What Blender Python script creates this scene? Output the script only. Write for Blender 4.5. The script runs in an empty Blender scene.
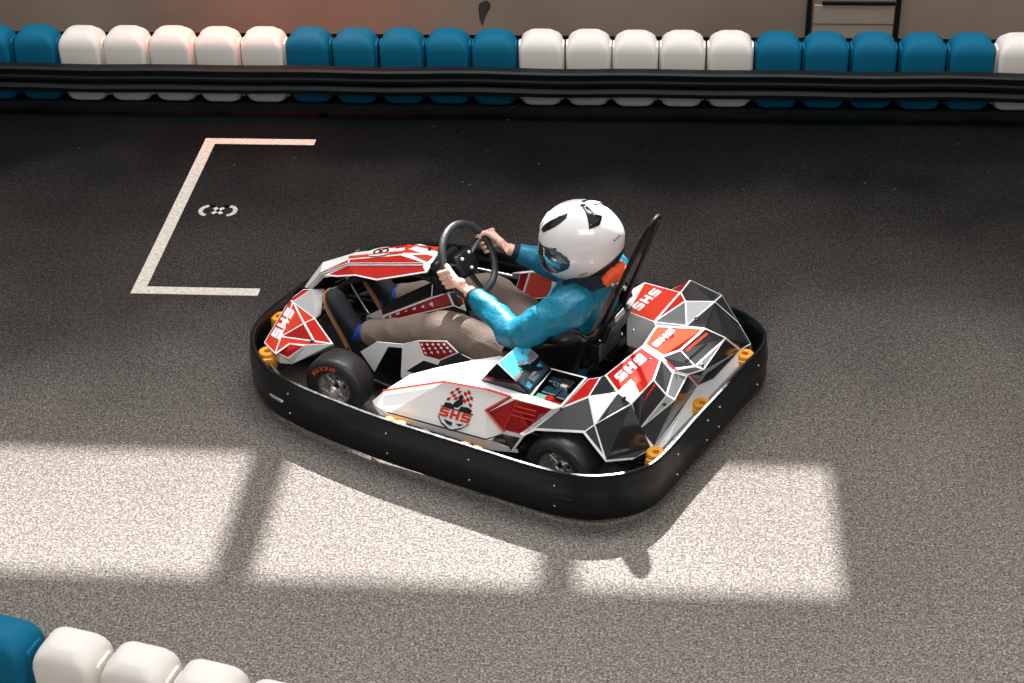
import bpy, bmesh, math, random
from mathutils import Vector, Matrix, noise
R = math.radians
rnd = random.Random(7)
scn = bpy.context.scene
COL = scn.collection

# ---------------------------------------------------------------- camera
cd = bpy.data.cameras.new('camera'); cam = bpy.data.objects.new('camera', cd); COL.objects.link(cam)
scn.camera = cam
def _cam(H, pitch, roll, yaw):
    p, r, y = R(pitch), R(roll), R(yaw)
    f = Vector((math.sin(y)*math.cos(p), math.cos(y)*math.cos(p), -math.sin(p)))
    ri = Vector((math.cos(y), -math.sin(y), 0)); up = ri.cross(f)
    X = math.cos(r)*ri + math.sin(r)*up; Y = -math.sin(r)*ri + math.cos(r)*up
    m = Matrix((X, Y, -f)).transposed().to_4x4(); m.translation = Vector((0, 0, H)); return m
cam.matrix_world = _cam(4.4, 33.15, -1.564, -5.12)
cd.sensor_width = 36; cd.lens = 36*1756/1024; cd.clip_end = 200

# ---------------------------------------------------------------- light
scn.view_settings.view_transform = 'Standard'; scn.view_settings.look = 'None'
scn.view_settings.exposure = 0.0; scn.view_settings.gamma = 1.0
try: scn.view_settings.use_curve_mapping = False
except Exception: pass
wd = bpy.data.worlds.new('hall_daylight'); scn.world = wd; wd.use_nodes = True
nt = wd.node_tree; nt.nodes.clear()
tc = nt.nodes.new('ShaderNodeTexCoord'); sx = nt.nodes.new('ShaderNodeSeparateXYZ')
rp = nt.nodes.new('ShaderNodeValToRGB'); bg = nt.nodes.new('ShaderNodeBackground'); ow = nt.nodes.new('ShaderNodeOutputWorld')
mp = nt.nodes.new('ShaderNodeMapRange'); mp.inputs['From Min'].default_value = -0.2; mp.inputs['From Max'].default_value = 1.0
nt.links.new(tc.outputs['Generated'], sx.inputs[0]); nt.links.new(sx.outputs['Z'], mp.inputs[0]); nt.links.new(mp.outputs[0], rp.inputs[0])
nt.links.new(rp.outputs[0], bg.inputs[0]); nt.links.new(bg.outputs[0], ow.inputs[0])
rp.color_ramp.elements[0].color = (0.10, 0.12, 0.13, 1); rp.color_ramp.elements[0].position = 0.1
rp.color_ramp.elements[1].color = (1.0, 0.985, 0.97, 1); rp.color_ramp.elements[1].position = 0.75
bg.inputs[1].default_value = 0.55
sd = bpy.data.lights.new('sun', 'SUN'); sd.energy = 17.5; sd.angle = R(0.8); sd.color = (1.0, 0.985, 0.965)
sun = bpy.data.objects.new('sun', sd); COL.objects.link(sun)
SUN = Vector((0.0132, 0.909, 1.051)).normalized()
sun.rotation_euler = SUN.to_track_quat('Z', 'Y').to_euler(); sun.location = (0, 14, 10)
def area(name, loc, tgt, sx_, sy_, en, col=(1, 1, 1)):
    l = bpy.data.lights.new(name, 'AREA'); l.shape = 'RECTANGLE'; l.size = sx_; l.size_y = sy_; l.energy = en; l.color = col
    o = bpy.data.objects.new(name, l); COL.objects.link(o); o.location = loc
    o.rotation_euler = (Vector(loc)-Vector(tgt)).to_track_quat('Z', 'Y').to_euler(); return o
area('front_fill_light', (1.5, -2.5, 7.5), (0, 5.5, 0), 7, 3, 340, (1, 0.98, 0.95))  # unseen area light added as fill from the camera side
area('back_fill_light', (-0.5, 8.4, 8.8), (-0.3, 5.2, 0), 9, 2.4, 900, (0.97, 0.98, 1.0))  # added area light standing in for soft sky light from the back windows
# small red-orange signal lamp above the far barrier
l = bpy.data.lights.new('signal_light', 'SPOT'); l.energy = 170; l.color = (1, 0.14, 0.03); l.spot_size = R(80); l.spot_blend = 1.0; l.shadow_soft_size = 0.05
o = bpy.data.objects.new('signal_light', l); COL.objects.link(o); o.location = (-2.15, 9.55, 1.9)
o.rotation_euler = (Vector((0, 0, 1))).to_track_quat('Z', 'Y').to_euler()

# ---------------------------------------------------------------- materials
def lin(c): return tuple((x/12.92 if x <= .04045 else ((x+.055)/1.055)**2.4) for x in (v/255 for v in c))+(1,)
def mat(name, rgb, rough=.5, metal=0, coat=0, spec=.5, bump=None, var=None):
    m = bpy.data.materials.new(name); m.use_nodes = True; n = m.node_tree; b = n.nodes['Principled BSDF']
    b.inputs['Base Color'].default_value = lin(rgb); b.inputs['Roughness'].default_value = rough
    b.inputs['Metallic'].default_value = metal; b.inputs['Coat Weight'].default_value = coat; b.inputs['Coat Roughness'].default_value = .08
    b.inputs['Specular IOR Level'].default_value = spec
    t = n.nodes.new('ShaderNodeTexCoord')
    if var:
        sc, amt = var
        nz = n.nodes.new('ShaderNodeTexNoise'); nz.inputs['Scale'].default_value = sc; nz.inputs['Detail'].default_value = 6
        hs = n.nodes.new('ShaderNodeHueSaturation'); hs.inputs['Color'].default_value = lin(rgb)
        mr = n.nodes.new('ShaderNodeMapRange'); mr.inputs['From Min'].default_value = .3; mr.inputs['From Max'].default_value = .7
        mr.inputs['To Min'].default_value = 1-amt; mr.inputs['To Max'].default_value = 1+amt
        n.links.new(t.outputs['Object'], nz.inputs['Vector']); n.links.new(nz.outputs[0], mr.inputs[0]); n.links.new(mr.outputs[0], hs.inputs['Value'])
        n.links.new(hs.outputs[0], b.inputs['Base Color'])
    if bump:
        sc, st = bump
        nb = n.nodes.new('ShaderNodeTexNoise'); nb.inputs['Scale'].default_value = sc; nb.inputs['Detail'].default_value = 4
        bp = n.nodes.new('ShaderNodeBump'); bp.inputs['Strength'].default_value = st; bp.inputs['Distance'].default_value = .01
        n.links.new(t.outputs['Object'], nb.inputs['Vector']); n.links.new(nb.outputs[0], bp.inputs['Height']); n.links.new(bp.outputs[0], b.inputs['Normal'])
    return m
M = dict(
 white=mat('white_plastic', (240, 239, 238), .2, spec=.4),
 red=mat('red_vinyl', (186, 36, 30), .15, spec=.4),
 darkred=mat('dark_red_vinyl', (150, 24, 26), .15, spec=.4),
 orange=mat('orange_red_vinyl', (206, 60, 40), .15, spec=.4),
 dgrey=mat('dark_grey_vinyl', (50, 50, 52), .15, spec=.5, var=(9, .2)),
 mgrey=mat('mid_grey_vinyl', (112, 112, 114), .15, spec=.5),
 lgrey=mat('light_grey_vinyl', (178, 178, 178), .16, spec=.5),
 chrome=mat('mirror_vinyl', (150, 150, 154), .16, metal=.75),
 black=mat('black_plastic', (17, 20, 22), .35, var=(14, .3)),
 gloss=mat('glossy_black_plastic', (12, 14, 15), .12, coat=.5),
 rubber=mat('black_bumper_rubber', (8, 12, 14), .34, spec=.3, bump=(30, .15), var=(5, .35)),
 tyre=mat('tyre_rubber', (44, 42, 41), .42, bump=(90, .1)),
 rail=mat('black_rail_plastic', (8, 13, 15), .5, spec=.25, var=(3, .4)),
 metal=mat('brushed_steel', (190, 190, 188), .25, metal=1),
 dmetal=mat('dark_steel', (60, 60, 60), .35, metal=.9),
 alu=mat('cast_aluminium', (205, 203, 198), .25, metal=.9),
 yellow=mat('yellow_polyurethane', (232, 160, 52), .4, var=(20, .15)),
 bblue=mat('barrier_blue_plastic', (0, 96, 128), .7, spec=.2, var=(2, .1)),
 bwhite=mat('barrier_white_plastic', (226, 220, 212), .7, spec=.2, var=(3, .05)),
 paint=mat('road_paint', (196, 188, 176), .7, var=(60, .25)),
 jacket=mat('teal_jacket_fabric', (0, 112, 138), .45, spec=.5, bump=(45, .5), var=(6, .12)),
 navy=mat('navy_knit', (14, 24, 44), .8, bump=(120, .5)),
 pants=mat('taupe_twill', (118, 102, 92), .85, bump=(140, .3), var=(5, .1)),
 shoe=mat('black_suede', (17, 22, 28), .8, bump=(100, .3)),
 sole=mat('tan_gum_rubber', (160, 110, 74), .6),
 sock=mat('blue_knit', (10, 60, 150), .85, bump=(80, .6)),
 skin=mat('skin', (222, 176, 158), .5, spec=.4),
 hair=mat('dark_hair', (40, 28, 22), .6),
 shell=mat('white_helmet_gloss', (226, 222, 220), .16, coat=.6),
 visor=mat('smoked_visor', (60, 78, 86), .06, metal=.55, coat=1),
 hivis=mat('orange_lining', (240, 92, 44), .7, bump=(40, .4)),
 cyan=mat('cyan_sticker', (70, 190, 220), .25, coat=.3),
 teal=mat('teal_plastic', (16, 48, 60), .35, coat=.3),
 irid=mat('painted_blue_reflection', (60, 150, 180), .2, coat=.5, var=(60, .9)),
 strap=mat('belt_webbing', (52, 42, 42), .7),
 beige=mat('painted_wall', (142, 124, 110), .8, bump=(6, .1), var=(1.2, .16)),
 panel=mat('wall_panel', (158, 142, 128), .75, var=(3, .1)),
 stain=mat('wall_stain', (62, 56, 48), .8),
 swrim=mat('grip_rubber', (58, 60, 62), .38, bump=(80, .3)),
 dchrome=mat('dark_chrome_vinyl', (96, 94, 96), .2, metal=.6, coat=.3),
 seat=mat('black_seat_shell', (20, 20, 21), .28, coat=.2),
 lcd=mat('green_label', (120, 190, 150), .4),
)
# asphalt
am = bpy.data.materials.new('asphalt'); am.use_nodes = True; n = am.node_tree; b = n.nodes['Principled BSDF']
N = n.nodes.new; L = n.links.new
geo = N('ShaderNodeNewGeometry')
def noi(sc, det=3, rough=.6, typ='ShaderNodeTexNoise'):
    q = N(typ); q.inputs['Scale'].default_value = sc
    if typ == 'ShaderNodeTexNoise': q.inputs['Detail'].default_value = det; q.inputs['Roughness'].default_value = rough
    L(geo.outputs['Position'], q.inputs['Vector']); return q
def rampn(src, stops):
    q = N('ShaderNodeValToRGB'); e = q.color_ramp.elements
    while len(e) < len(stops): e.new(.5)
    for i, (p_, c_) in enumerate(stops): e[i].position = p_; e[i].color = c_ if len(c_) == 4 else (*c_, 1)
    L(src, q.inputs[0]); return q
def mixc(a_, b_, f_, mode='MIX'):
    q = N('ShaderNodeMix'); q.data_type = 'RGBA'; q.blend_type = mode
    for s_, v_ in ((q.inputs[6], a_), (q.inputs[7], b_), (q.inputs[0], f_)):
        if hasattr(v_, 'is_linked') or hasattr(v_, 'links'): L(v_, s_)
        else: s_.default_value = v_
    return q.outputs[2]
# asphalt colour by depth: paler in front, darkening towards the barrier, broken by noise
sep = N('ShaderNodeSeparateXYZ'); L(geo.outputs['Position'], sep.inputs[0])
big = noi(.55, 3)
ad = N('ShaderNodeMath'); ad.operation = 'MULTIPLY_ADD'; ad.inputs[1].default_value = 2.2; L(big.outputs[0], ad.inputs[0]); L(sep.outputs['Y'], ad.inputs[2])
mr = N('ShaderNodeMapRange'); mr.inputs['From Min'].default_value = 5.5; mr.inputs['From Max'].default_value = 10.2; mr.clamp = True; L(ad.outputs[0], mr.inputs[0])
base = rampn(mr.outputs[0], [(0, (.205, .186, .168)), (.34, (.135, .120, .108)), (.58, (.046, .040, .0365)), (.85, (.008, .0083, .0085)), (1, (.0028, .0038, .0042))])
st = noi(105, 3, .75); stone = rampn(st.outputs[0], [(.37, (.34, .34, .34)), (.5, (.88, .88, .88)), (.60, (1.45, 1.42, 1.4)), (.70, (2.6, 2.5, 2.4))])
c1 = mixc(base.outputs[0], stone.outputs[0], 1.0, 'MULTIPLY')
st2 = noi(34, 3, .6); med = rampn(st2.outputs[0], [(.3, (.75, .75, .75)), (.7, (1.25, 1.25, 1.25))])
c2 = mixc(c1, med.outputs[0], 1.0, 'MULTIPLY')
du = noi(3.2, 6, .7); dust = rampn(du.outputs[0], [(.62, (0, 0, 0)), (.78, (1, 1, 1))])
dm = N('ShaderNodeMath'); dm.operation = 'MULTIPLY'; dm.inputs[1].default_value = .35; L(dust.outputs[0], dm.inputs[0])
dustc = mixc(c2, (1.7, 1.6, 1.5, 1), 1.0, 'MULTIPLY')
c3 = mixc(c2, dustc, dm.outputs[0])
# sparse pale grit
gr = noi(9, 2, .5, 'ShaderNodeTexVoronoi'); gr.feature = 'F1'
grit = rampn(gr.outputs['Distance'], [(.045, (1, 1, 1)), (.075, (0, 0, 0))])
gm = noi(1.6, 2); gmm = rampn(gm.outputs[0], [(.5, (0, 0, 0)), (.6, (.6, .6, .6))])
g2 = N('ShaderNodeMath'); g2.operation = 'MULTIPLY'; L(grit.outputs[0], g2.inputs[0]); L(gmm.outputs[0], g2.inputs[1])
c4 = mixc(c3, (.13, .10, .085, 1), g2.outputs[0])
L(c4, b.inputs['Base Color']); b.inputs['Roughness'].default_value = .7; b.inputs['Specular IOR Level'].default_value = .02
bp = N('ShaderNodeBump'); bp.inputs['Strength'].default_value = .5; bp.inputs['Distance'].default_value = .004
L(st.outputs[0], bp.inputs['Height']); L(bp.outputs[0], b.inputs['Normal'])
M['asphalt'] = am

# ---------------------------------------------------------------- helpers
def islands(bm):
    left = set(bm.verts); out = []
    while left:
        st_ = [left.pop()]; grp = set(st_)
        while st_:
            v = st_.pop()
            for e in v.link_edges:
                w = e.other_vert(v)
                if w in left: left.discard(w); grp.add(w); st_.append(w)
        out.append(grp)
    return out
def link_each(name, bm, mats, parent=None, smooth=None):
    obs = []
    for grp in sorted(islands(bm), key=lambda g_: min(v.index for v in g_) if False else (sum(v.co.x for v in g_)/len(g_), sum(v.co.y for v in g_)/len(g_))):
        nb = bmesh.new(); mp_ = {v: nb.verts.new(v.co) for v in grp}
        for f in {f for v in grp for f in v.link_faces}: nb.faces.new([mp_[v] for v in f.verts]).material_index = f.material_index
        obs.append(link(name, nb, mats, parent, smooth))
    bm.free(); return obs
def link(name, bm, mats, parent=None, smooth=None, loc=None):
    me = bpy.data.meshes.new(name); bmesh.ops.recalc_face_normals(bm, faces=bm.faces[:]) if smooth != 'keep' else None
    bm.to_mesh(me); bm.free()
    for m in (mats if isinstance(mats, (list, tuple)) else [mats]): me.materials.append(M[m])
    if smooth and smooth != 'keep':
        me.shade_smooth(); me.set_sharp_from_angle(angle=R(smooth))
    ob = bpy.data.objects.new(name, me); COL.objects.link(ob); ob.parent = parent
    if loc is not None: ob.location = loc
    return ob
def tag(o, label=None, cat=None, group=None, kind=None):
    if label: o['label'] = label
    if cat: o['category'] = cat
    if group: o['group'] = group
    if kind: o['kind'] = kind
    return o
def empty(name, loc, rz=0):
    o = bpy.data.objects.new(name, None); COL.objects.link(o); o.location = loc; o.rotation_euler = (0, 0, rz); return o
def box(bm, c, s, rot=None, bev=0, mi=0, seg=2):
    r = bmesh.ops.create_cube(bm, size=1); vs = r['verts']
    m = Matrix.Translation(Vector(c)) @ (rot.to_4x4() if rot else Matrix()) @ Matrix.Diagonal((*s, 1))
    bmesh.ops.transform(bm, matrix=m, verts=vs)
    fs = list({f for v in vs for f in v.link_faces})
    for f in fs: f.material_index = mi
    if bev:
        es = list({e for v in vs for e in v.link_edges})
        nf = bmesh.ops.bevel(bm, geom=es, offset=bev, segments=seg, affect='EDGES', profile=.5)
        for f in nf['faces']: f.material_index = mi
def loft(bm, rings, cap=True, mi=0, closed=False):
    rv = [[bm.verts.new(p) for p in r] for r in rings]; k = len(rv[0]); fs = []
    for i in range(len(rv)-(0 if closed else 1)):
        a, b_ = rv[i], rv[(i+1) % len(rv)]
        for j in range(k): fs.append(bm.faces.new((a[j], a[(j+1) % k], b_[(j+1) % k], b_[j])))
    if cap and not closed:
        fs.append(bm.faces.new(rv[0][::-1])); fs.append(bm.faces.new(rv[-1]))
    for f in fs: f.material_index = mi
    return rv
def frames(pts, closed=False):
    n_ = len(pts); out = []; prev = None
    for i in range(n_):
        a = pts[(i-1) % n_] if (closed or i > 0) else pts[i]; c_ = pts[(i+1) % n_] if (closed or i < n_-1) else pts[i]
        t = (c_-a).normalized()
        if prev is None:
            u = t.cross(Vector((0, 0, 1)));  u = t.cross(Vector((1, 0, 0))) if u.length < .1 else u
        else: u = prev - t*prev.dot(t)
        u.normalize(); prev = u; out.append((t, u, t.cross(u).normalized()))
    return out
def tube(bm, pts, rad, k=12, closed=False, mi=0, sub=0, cap=True):
    pts = [Vector(p) for p in pts]
    if sub: pts, rad = spline(pts, rad, sub, closed)
    fr = frames(pts, closed); rings = []
    for i, p in enumerate(pts):
        r_ = rad[i] if isinstance(rad, list) else rad
        ru, rv_ = r_ if isinstance(r_, (list, tuple)) else (r_, r_)
        rings.append([p+fr[i][1]*math.cos(a)*ru+fr[i][2]*math.sin(a)*rv_ for a in (2*math.pi*j/k for j in range(k))])
    return loft(bm, rings, cap, mi, closed)
def spline(pts, rad, sub, closed=False):
    if isinstance(rad, list): rad = [(x, x) if not isinstance(x, tuple) else x for x in rad]
    n_ = len(pts); o, ro = [], []
    rl = rad if isinstance(rad, list) else [rad]*n_
    for i in range(n_ if closed else n_-1):
        g_ = lambda q: pts[q % n_] if closed else pts[max(0, min(n_-1, q))]
        h_ = lambda q: rl[q % n_] if closed else rl[max(0, min(n_-1, q))]
        p0, p1, p2, p3 = g_(i-1), g_(i), g_(i+1), g_(i+2)
        for s in range(sub):
            t = s/sub
            o.append(.5*((2*p1)+(p2-p0)*t+(2*p0-5*p1+4*p2-p3)*t*t+(3*p1-p0-3*p2+p3)*t**3))
            a, b_ = h_(i), h_(i+1); tt = t*t*(3-2*t)
            ro.append(tuple(x+(y-x)*tt for x, y in zip(a, b_)) if isinstance(a, (tuple, list)) else a+(b_-a)*tt)
    if not closed: o.append(pts[-1]); ro.append(rl[-1])
    return o, ro
def ball(bm, c, r, seg=16, mi=0):
    res = bmesh.ops.create_uvsphere(bm, u_segments=seg, v_segments=seg//2+2, radius=1)
    s = r if isinstance(r, (tuple, list)) else (r, r, r)
    bmesh.ops.transform(bm, matrix=Matrix.Translation(Vector(c)) @ Matrix.Diagonal((*s, 1)), verts=res['verts'])
    for f in {f for v in res['verts'] for f in v.link_faces}: f.material_index = mi
def cyl(bm, p0, p1, r, k=20, mi=0, r2=None):
    p0, p1 = Vector(p0), Vector(p1); tube(bm, [p0, p1], [r, r if r2 is None else r2], k, mi=mi)
def lathe(bm, prof, c, ax, k=40, mi=0, closed=True):
    """profile (radius, height along ax)"""
    ax = Vector(ax).normalized(); u = ax.cross(Vector((0, 0, 1)));  u = ax.cross(Vector((1, 0, 0))) if u.length < .1 else u
    u.normalize(); v = ax.cross(u); c = Vector(c)
    rings = [[c+ax*h+(u*math.cos(a)+v*math.sin(a))*r_ for r_, h in prof] for a in (2*math.pi*j/k for j in range(k))]
    rv = [[bm.verts.new(p) for p in r] for r in rings]; m_ = len(prof)
    for i in range(k):
        for j in range(m_ if closed else m_-1):
            f = bm.faces.new((rv[i][j], rv[i][(j+1) % m_], rv[(i+1) % k][(j+1) % m_], rv[(i+1) % k][j])); f.material_index = mi
def pnormal(P_):
    n_ = Vector((0, 0, 0))
    for i in range(len(P_)): n_ += P_[i].cross(P_[(i+1) % len(P_)])
    return n_.normalized()
def facet(bm, P_, mi, w=.006, bmi=0, up=None):
    """one moulded facet: white rim of width w (number or one per edge) round a coloured field"""
    P_ = [Vector(p) for p in P_]; n_ = pnormal(P_)
    if up is not None and n_.dot(Vector(up)) < 0: P_ = P_[::-1]; n_ = -n_; w = w if not isinstance(w, (list, tuple)) else ([w[-1-i] for i in range(1, len(w))]+[w[-1]])
    k = len(P_); ws = w if isinstance(w, (list, tuple)) else [w]*k
    if max(ws) <= 0:
        f = bm.faces.new([bm.verts.new(p) for p in P_]); f.material_index = mi; return
    c_ = sum(P_, Vector())/k; inner = []
    for i in range(k):
        p = P_[i]; e0 = (p-P_[i-1]).normalized(); e1 = (P_[(i+1) % k]-p).normalized()
        m0 = n_.cross(e0).normalized(); m1 = n_.cross(e1).normalized(); w0, w1 = ws[i-1], ws[i]
        d = m0.dot(m1); det = 1-d*d
        if det < 1e-3: off = m0*w0
        else: a = (w0-d*w1)/det; b_ = (w1-d*w0)/det; off = m0*a+m1*b_
        lim = (c_-p).length*.8
        if off.length > lim: off = off.normalized()*lim
        inner.append(p+off)
    vo = [bm.verts.new(p) for p in P_]; vi = [bm.verts.new(p) for p in inner]
    for i in range(k):
        j = (i+1) % k
        f = bm.faces.new((vo[i], vo[j], vi[j], vi[i])); f.material_index = bmi
    f = bm.faces.new(vi); f.material_index = mi
def thick(ob, t=.005):
    md = ob.modifiers.new('thickness', 'SOLIDIFY'); md.thickness = t; md.offset = -1; return ob
# block lettering on a unit square
def S_(x0, w_, t=.24): 
    h = t
    return [[(x0, 1-h), (x0+w_, 1-h), (x0+w_, 1), (x0+.12*w_, 1), (x0, .88)], [(x0, .5-h/2), (x0+.3*w_, .5-h/2), (x0+.3*w_, 1-h+.02), (x0, 1-h+.02)],
            [(x0+.1*w_, .5-h/2), (x0+.9*w_, .5-h/2), (x0+.9*w_, .5+h/2), (x0+.1*w_, .5+h/2)], [(x0+.7*w_, h-.02), (x0+w_, h-.02), (x0+w_, .5+h/2), (x0+.7*w_, .5+h/2)],
            [(x0, 0), (x0+.88*w_, 0), (x0+w_, .12), (x0+w_, h), (x0, h)]]
def H_(x0, w_): return [[(x0, 0), (x0+.3*w_, 0), (x0+.3*w_, 1), (x0, 1)], [(x0+.7*w_, 0), (x0+w_, 0), (x0+w_, 1), (x0+.7*w_, 1)], [(x0+.25*w_, .37), (x0+.75*w_, .37), (x0+.75*w_, .63), (x0+.25*w_, .63)]]
SHS = S_(0, .29)+H_(.355, .29)+S_(.71, .29)
def decal(bm, quad, polys, mi, off=.0015, ref=(0, 0, 1), sub=None):
    q = [Vector(p) for p in quad]; n_ = pnormal(q)
    if n_.dot(Vector(ref)) < 0: n_ = -n_
    k = 0
    for pl in polys:
        k += 1; vs = []
        for (u, v) in pl:
            if sub: u = sub[0]+u*(sub[2]-sub[0]); v = sub[1]+v*(sub[3]-sub[1])
            p = q[0]*(1-u)*(1-v)+q[1]*u*(1-v)+q[2]*u*v+q[3]*(1-u)*v
            vs.append(p+n_*(off+.0001*k))
        nf = bm.faces.new([bm.verts.new(p) for p in vs]); nf.material_index = mi
        nf.normal_update()
        if nf.normal.dot(n_) < 0: nf.normal_flip()
def polyline(bm, pts, w_, mi, off=.002, up=Vector((0, .6, .8))):
    for i in range(len(pts)-1):
        a, b_ = Vector(pts[i]), Vector(pts[i+1]); d = (b_-a).normalized(); q = d.cross(up).normalized()*w_/2; o_ = up*off
        f = bm.faces.new([bm.verts.new(p+o_) for p in (a-q-d*w_*.2, b_-q+d*w_*.2, b_+q+d*w_*.2, a+q-d*w_*.2)]); f.material_index = mi
# measured corner points of the kart's bodywork, metres, in the kart's own frame (x forward, y left, z up)
P = {'a1': (-0.665, 0.273, 0.44), 'a2': (-0.709, 0.02, 0.45), 'a3': (-0.8204, 0.0745, 0.4577), 'a4': (-0.88, 0.094, 0.42), 'a5': (-0.915, 0.024, 0.37), 'a6': (-0.905, -0.106, 0.23), 'a7': (-0.91, 0.05, 0.21), 'a8': (-0.905, 0.318, 0.19), 'a9': (-0.8438, 0.3228, 0.2613), 'a10': (-0.8538, 0.4157, 0.4518), 'a11': (-0.7689, 0.3652, 0.4462), 'a12': (-0.862, 0.237, 0.457), 'a13': (-0.906, 0.206, 0.38), 'a14': (-0.932, 0.183, 0.35), 'a15': (-0.721, 0.47, 0.34), 'a16': (-0.8, 0.524, 0.22), 'a17': (-0.8671, 0.4207, 0.1876), 'a18': (-0.67, 0.423, 0.43), 'a19': (-0.649, 0.281, 0.43), 'a20': (-0.604, 0.304, 0.42), 'a21': (-0.5817, 0.4819, 0.3861), 'a22': (-0.6865, 0.5029, 0.3087), 'a23': (-0.507, 0.566, 0.3), 'a24': (-0.468, 0.594, 0.2777), 'a25': (-0.413, 0.595, 0.18), 'a26': (-0.891, 0.37, 0.18), 'b1': (-0.695, -0.129, 0.455), 'b2': (-0.868, -0.24, 0.43), 'b3': (-0.847, -0.0456, 0.4296), 'b4': (-0.873, 0.06, 0.41), 'b5': (-0.925, -0.021, 0.39), 'b6': (-0.95, -0.056, 0.36), 'b7': (-0.933, -0.314, 0.36), 'b8': (-0.941, -0.471, 0.21), 'b9': (-0.929, -0.206, 0.21), 'c1': (-0.523, -0.208, 0.43), 'c2': (-0.48, -0.454, 0.43), 'c3': (-0.661, -0.44, 0.44), 'c4': (-0.6635, -0.1754, 0.4375), 'c5': (-0.704, -0.398, 0.43), 'c6': (-0.79, -0.224, 0.43), 'c7': (-0.815, -0.452, 0.43), 'c8': (-0.636, -0.596, 0.41), 'c9': (-0.79, -0.59, 0.38), 'c10': (-0.852, -0.651, 0.22), 'c11': (-0.949, -0.563, 0.19), 'c13': (-0.446, -0.29, 0.42), 'p1': (0.263, 0.584, 0.2), 'p2': (0.231, 0.542, 0.235), 'p3': (0.146, 0.467, 0.3), 'p4': (0.017, 0.433, 0.36), 'p5': (-0.125, 0.386, 0.41), 'p6': (-0.216, 0.338, 0.43), 'q2': (-0.056, 0.52, 0.36), 'q3': (-0.2461, 0.5047, 0.3752), 'q4': (-0.368, 0.515, 0.385), 'q5': (-0.2631, 0.5383, 0.2968), 'q6': (-0.363, 0.573, 0.25), 'l1': (0.167, 0.607, 0.185), 'l2': (-0.291, 0.584, 0.19), 'l0': (0.251, 0.586, 0.18), 's1': (0.22, 0.595, 0.15), 's2': (-0.3, 0.572, 0.135), 's3': (-0.423, 0.567, 0.16), 's4': (0.267, 0.571, 0.16), 'r1': (-0.383, 0.524, 0.39), 'r2': (-0.5954, 0.5475, 0.4246), 'r3': (-0.4621, 0.5191, 0.2643), 'w1': (-0.2, 0.473, 0.385), 'w2': (-0.436, 0.472, 0.385), 'w3': (-0.287, 0.481, 0.5), 'o1': (-0.433, 0.297, 0.41), 'o2': (-0.594, 0.302, 0.42), 'o3': (-0.582, 0.491, 0.395), 'o4': (-0.439, 0.478, 0.39), 'n1': (0.935, 0.435, 0.2), 'n2': (1.036, 0.106, 0.21), 'n3': (0.992, 0.049, 0.25), 'n4': (0.937, 0.057, 0.27), 'n5': (0.889, 0.031, 0.27), 'n6': (0.781, 0.214, 0.27), 'n7': (0.773, 0.265, 0.28), 'n8': (0.802, 0.309, 0.27), 'n9': (0.564, 0.425, 0.3), 'n10': (0.669, 0.42, 0.28), 'n11': (0.862, 0.403, 0.235), 'n12': (0.7994, 0.5315, 0.2406), 'n13': (0.783, 0.45, 0.25), 'n14': (0.689, 0.448, 0.27), 'n15': (0.765, 0.49, 0.2), 'n16': (0.808, 0.492, 0.21), 'n17': (0.815, 0.487, 0.16), 'n18': (0.764, 0.469, 0.16), 'n19': (1.0002, 0.1237, 0.2219), 'n20': (0.594, 0.381, 0.25), 'i1': (0.515, 0.3, 0.202), 'i2': (0.425, 0.3, 0.28), 'i3': (0.288, 0.3, 0.31), 'i4': (0.211, 0.3, 0.352), 'i5': (0.186, 0.3, 0.282), 'i6': (0.103, 0.3, 0.285), 'i7': (0.3, 0.3, 0.122), 'i8': (0.311, 0.3, 0.137), 'i9': (0.427, 0.3, 0.16), 'i10': (0.365, 0.3, 0.275), 'i11': (0.293, 0.3, 0.29), 'i12': (0.281, 0.3, 0.175), 'i13': (0.187, 0.3, 0.259), 'i14': (0.115, 0.3, 0.259), 'i15': (0.246, 0.3, 0.176), 'i16': (0.011, 0.3, 0.352), 'i17': (0.068, 0.3, 0.394), 'i18': (0.449, 0.3, 0.117), 't1': (0.66, 0.04, 0.197), 't2': (0.604, 0.0, 0.229), 't3': (0.56, 0.05, 0.233), 't4': (0.282, 0.05, 0.415), 't5': (0.209, 0.05, 0.458), 't6': (0.212, 0.02, 0.466), 't7': (0.279, 0.0, 0.482), 't8': (0.316, 0.0, 0.454), 't9': (0.542, -0.01, 0.289), 't10': (0.169, 0.07, 0.41), 't11': (0.53, 0.08, 0.227), 't12': (0.155, 0.03, 0.468), 't13': (0.109, 0.07, 0.402), 'f1': (1.027, 0.0, 0.224), 'f2': (0.946, 0.05, 0.264), 'f3': (0.928, -0.03, 0.368), 'f4': (0.854, 0.06, 0.369), 'f5': (0.781, -0.08, 0.432), 'f6': (0.496, -0.1, 0.534), 'f7': (0.44, -0.1, 0.558), 'f8': (0.336, -0.08, 0.571), 'f9': (0.305, -0.03, 0.582), 'f10': (0.291, 0.08, 0.551), 'f11': (0.533, 0.12, 0.465), 'f12': (0.651, 0.11, 0.45), 'f13': (0.77, 0.09, 0.4), 'f14': (0.729, 0.05, 0.45), 'f15': (0.327, 0.05, 0.561), 'f16': (0.758, 0.0, 0.447), 'f17': (0.476, 0.0, 0.546), 'f18': (0.337, 0.02, 0.555), 'f19': (0.903, 0.03, 0.355)}
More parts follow.
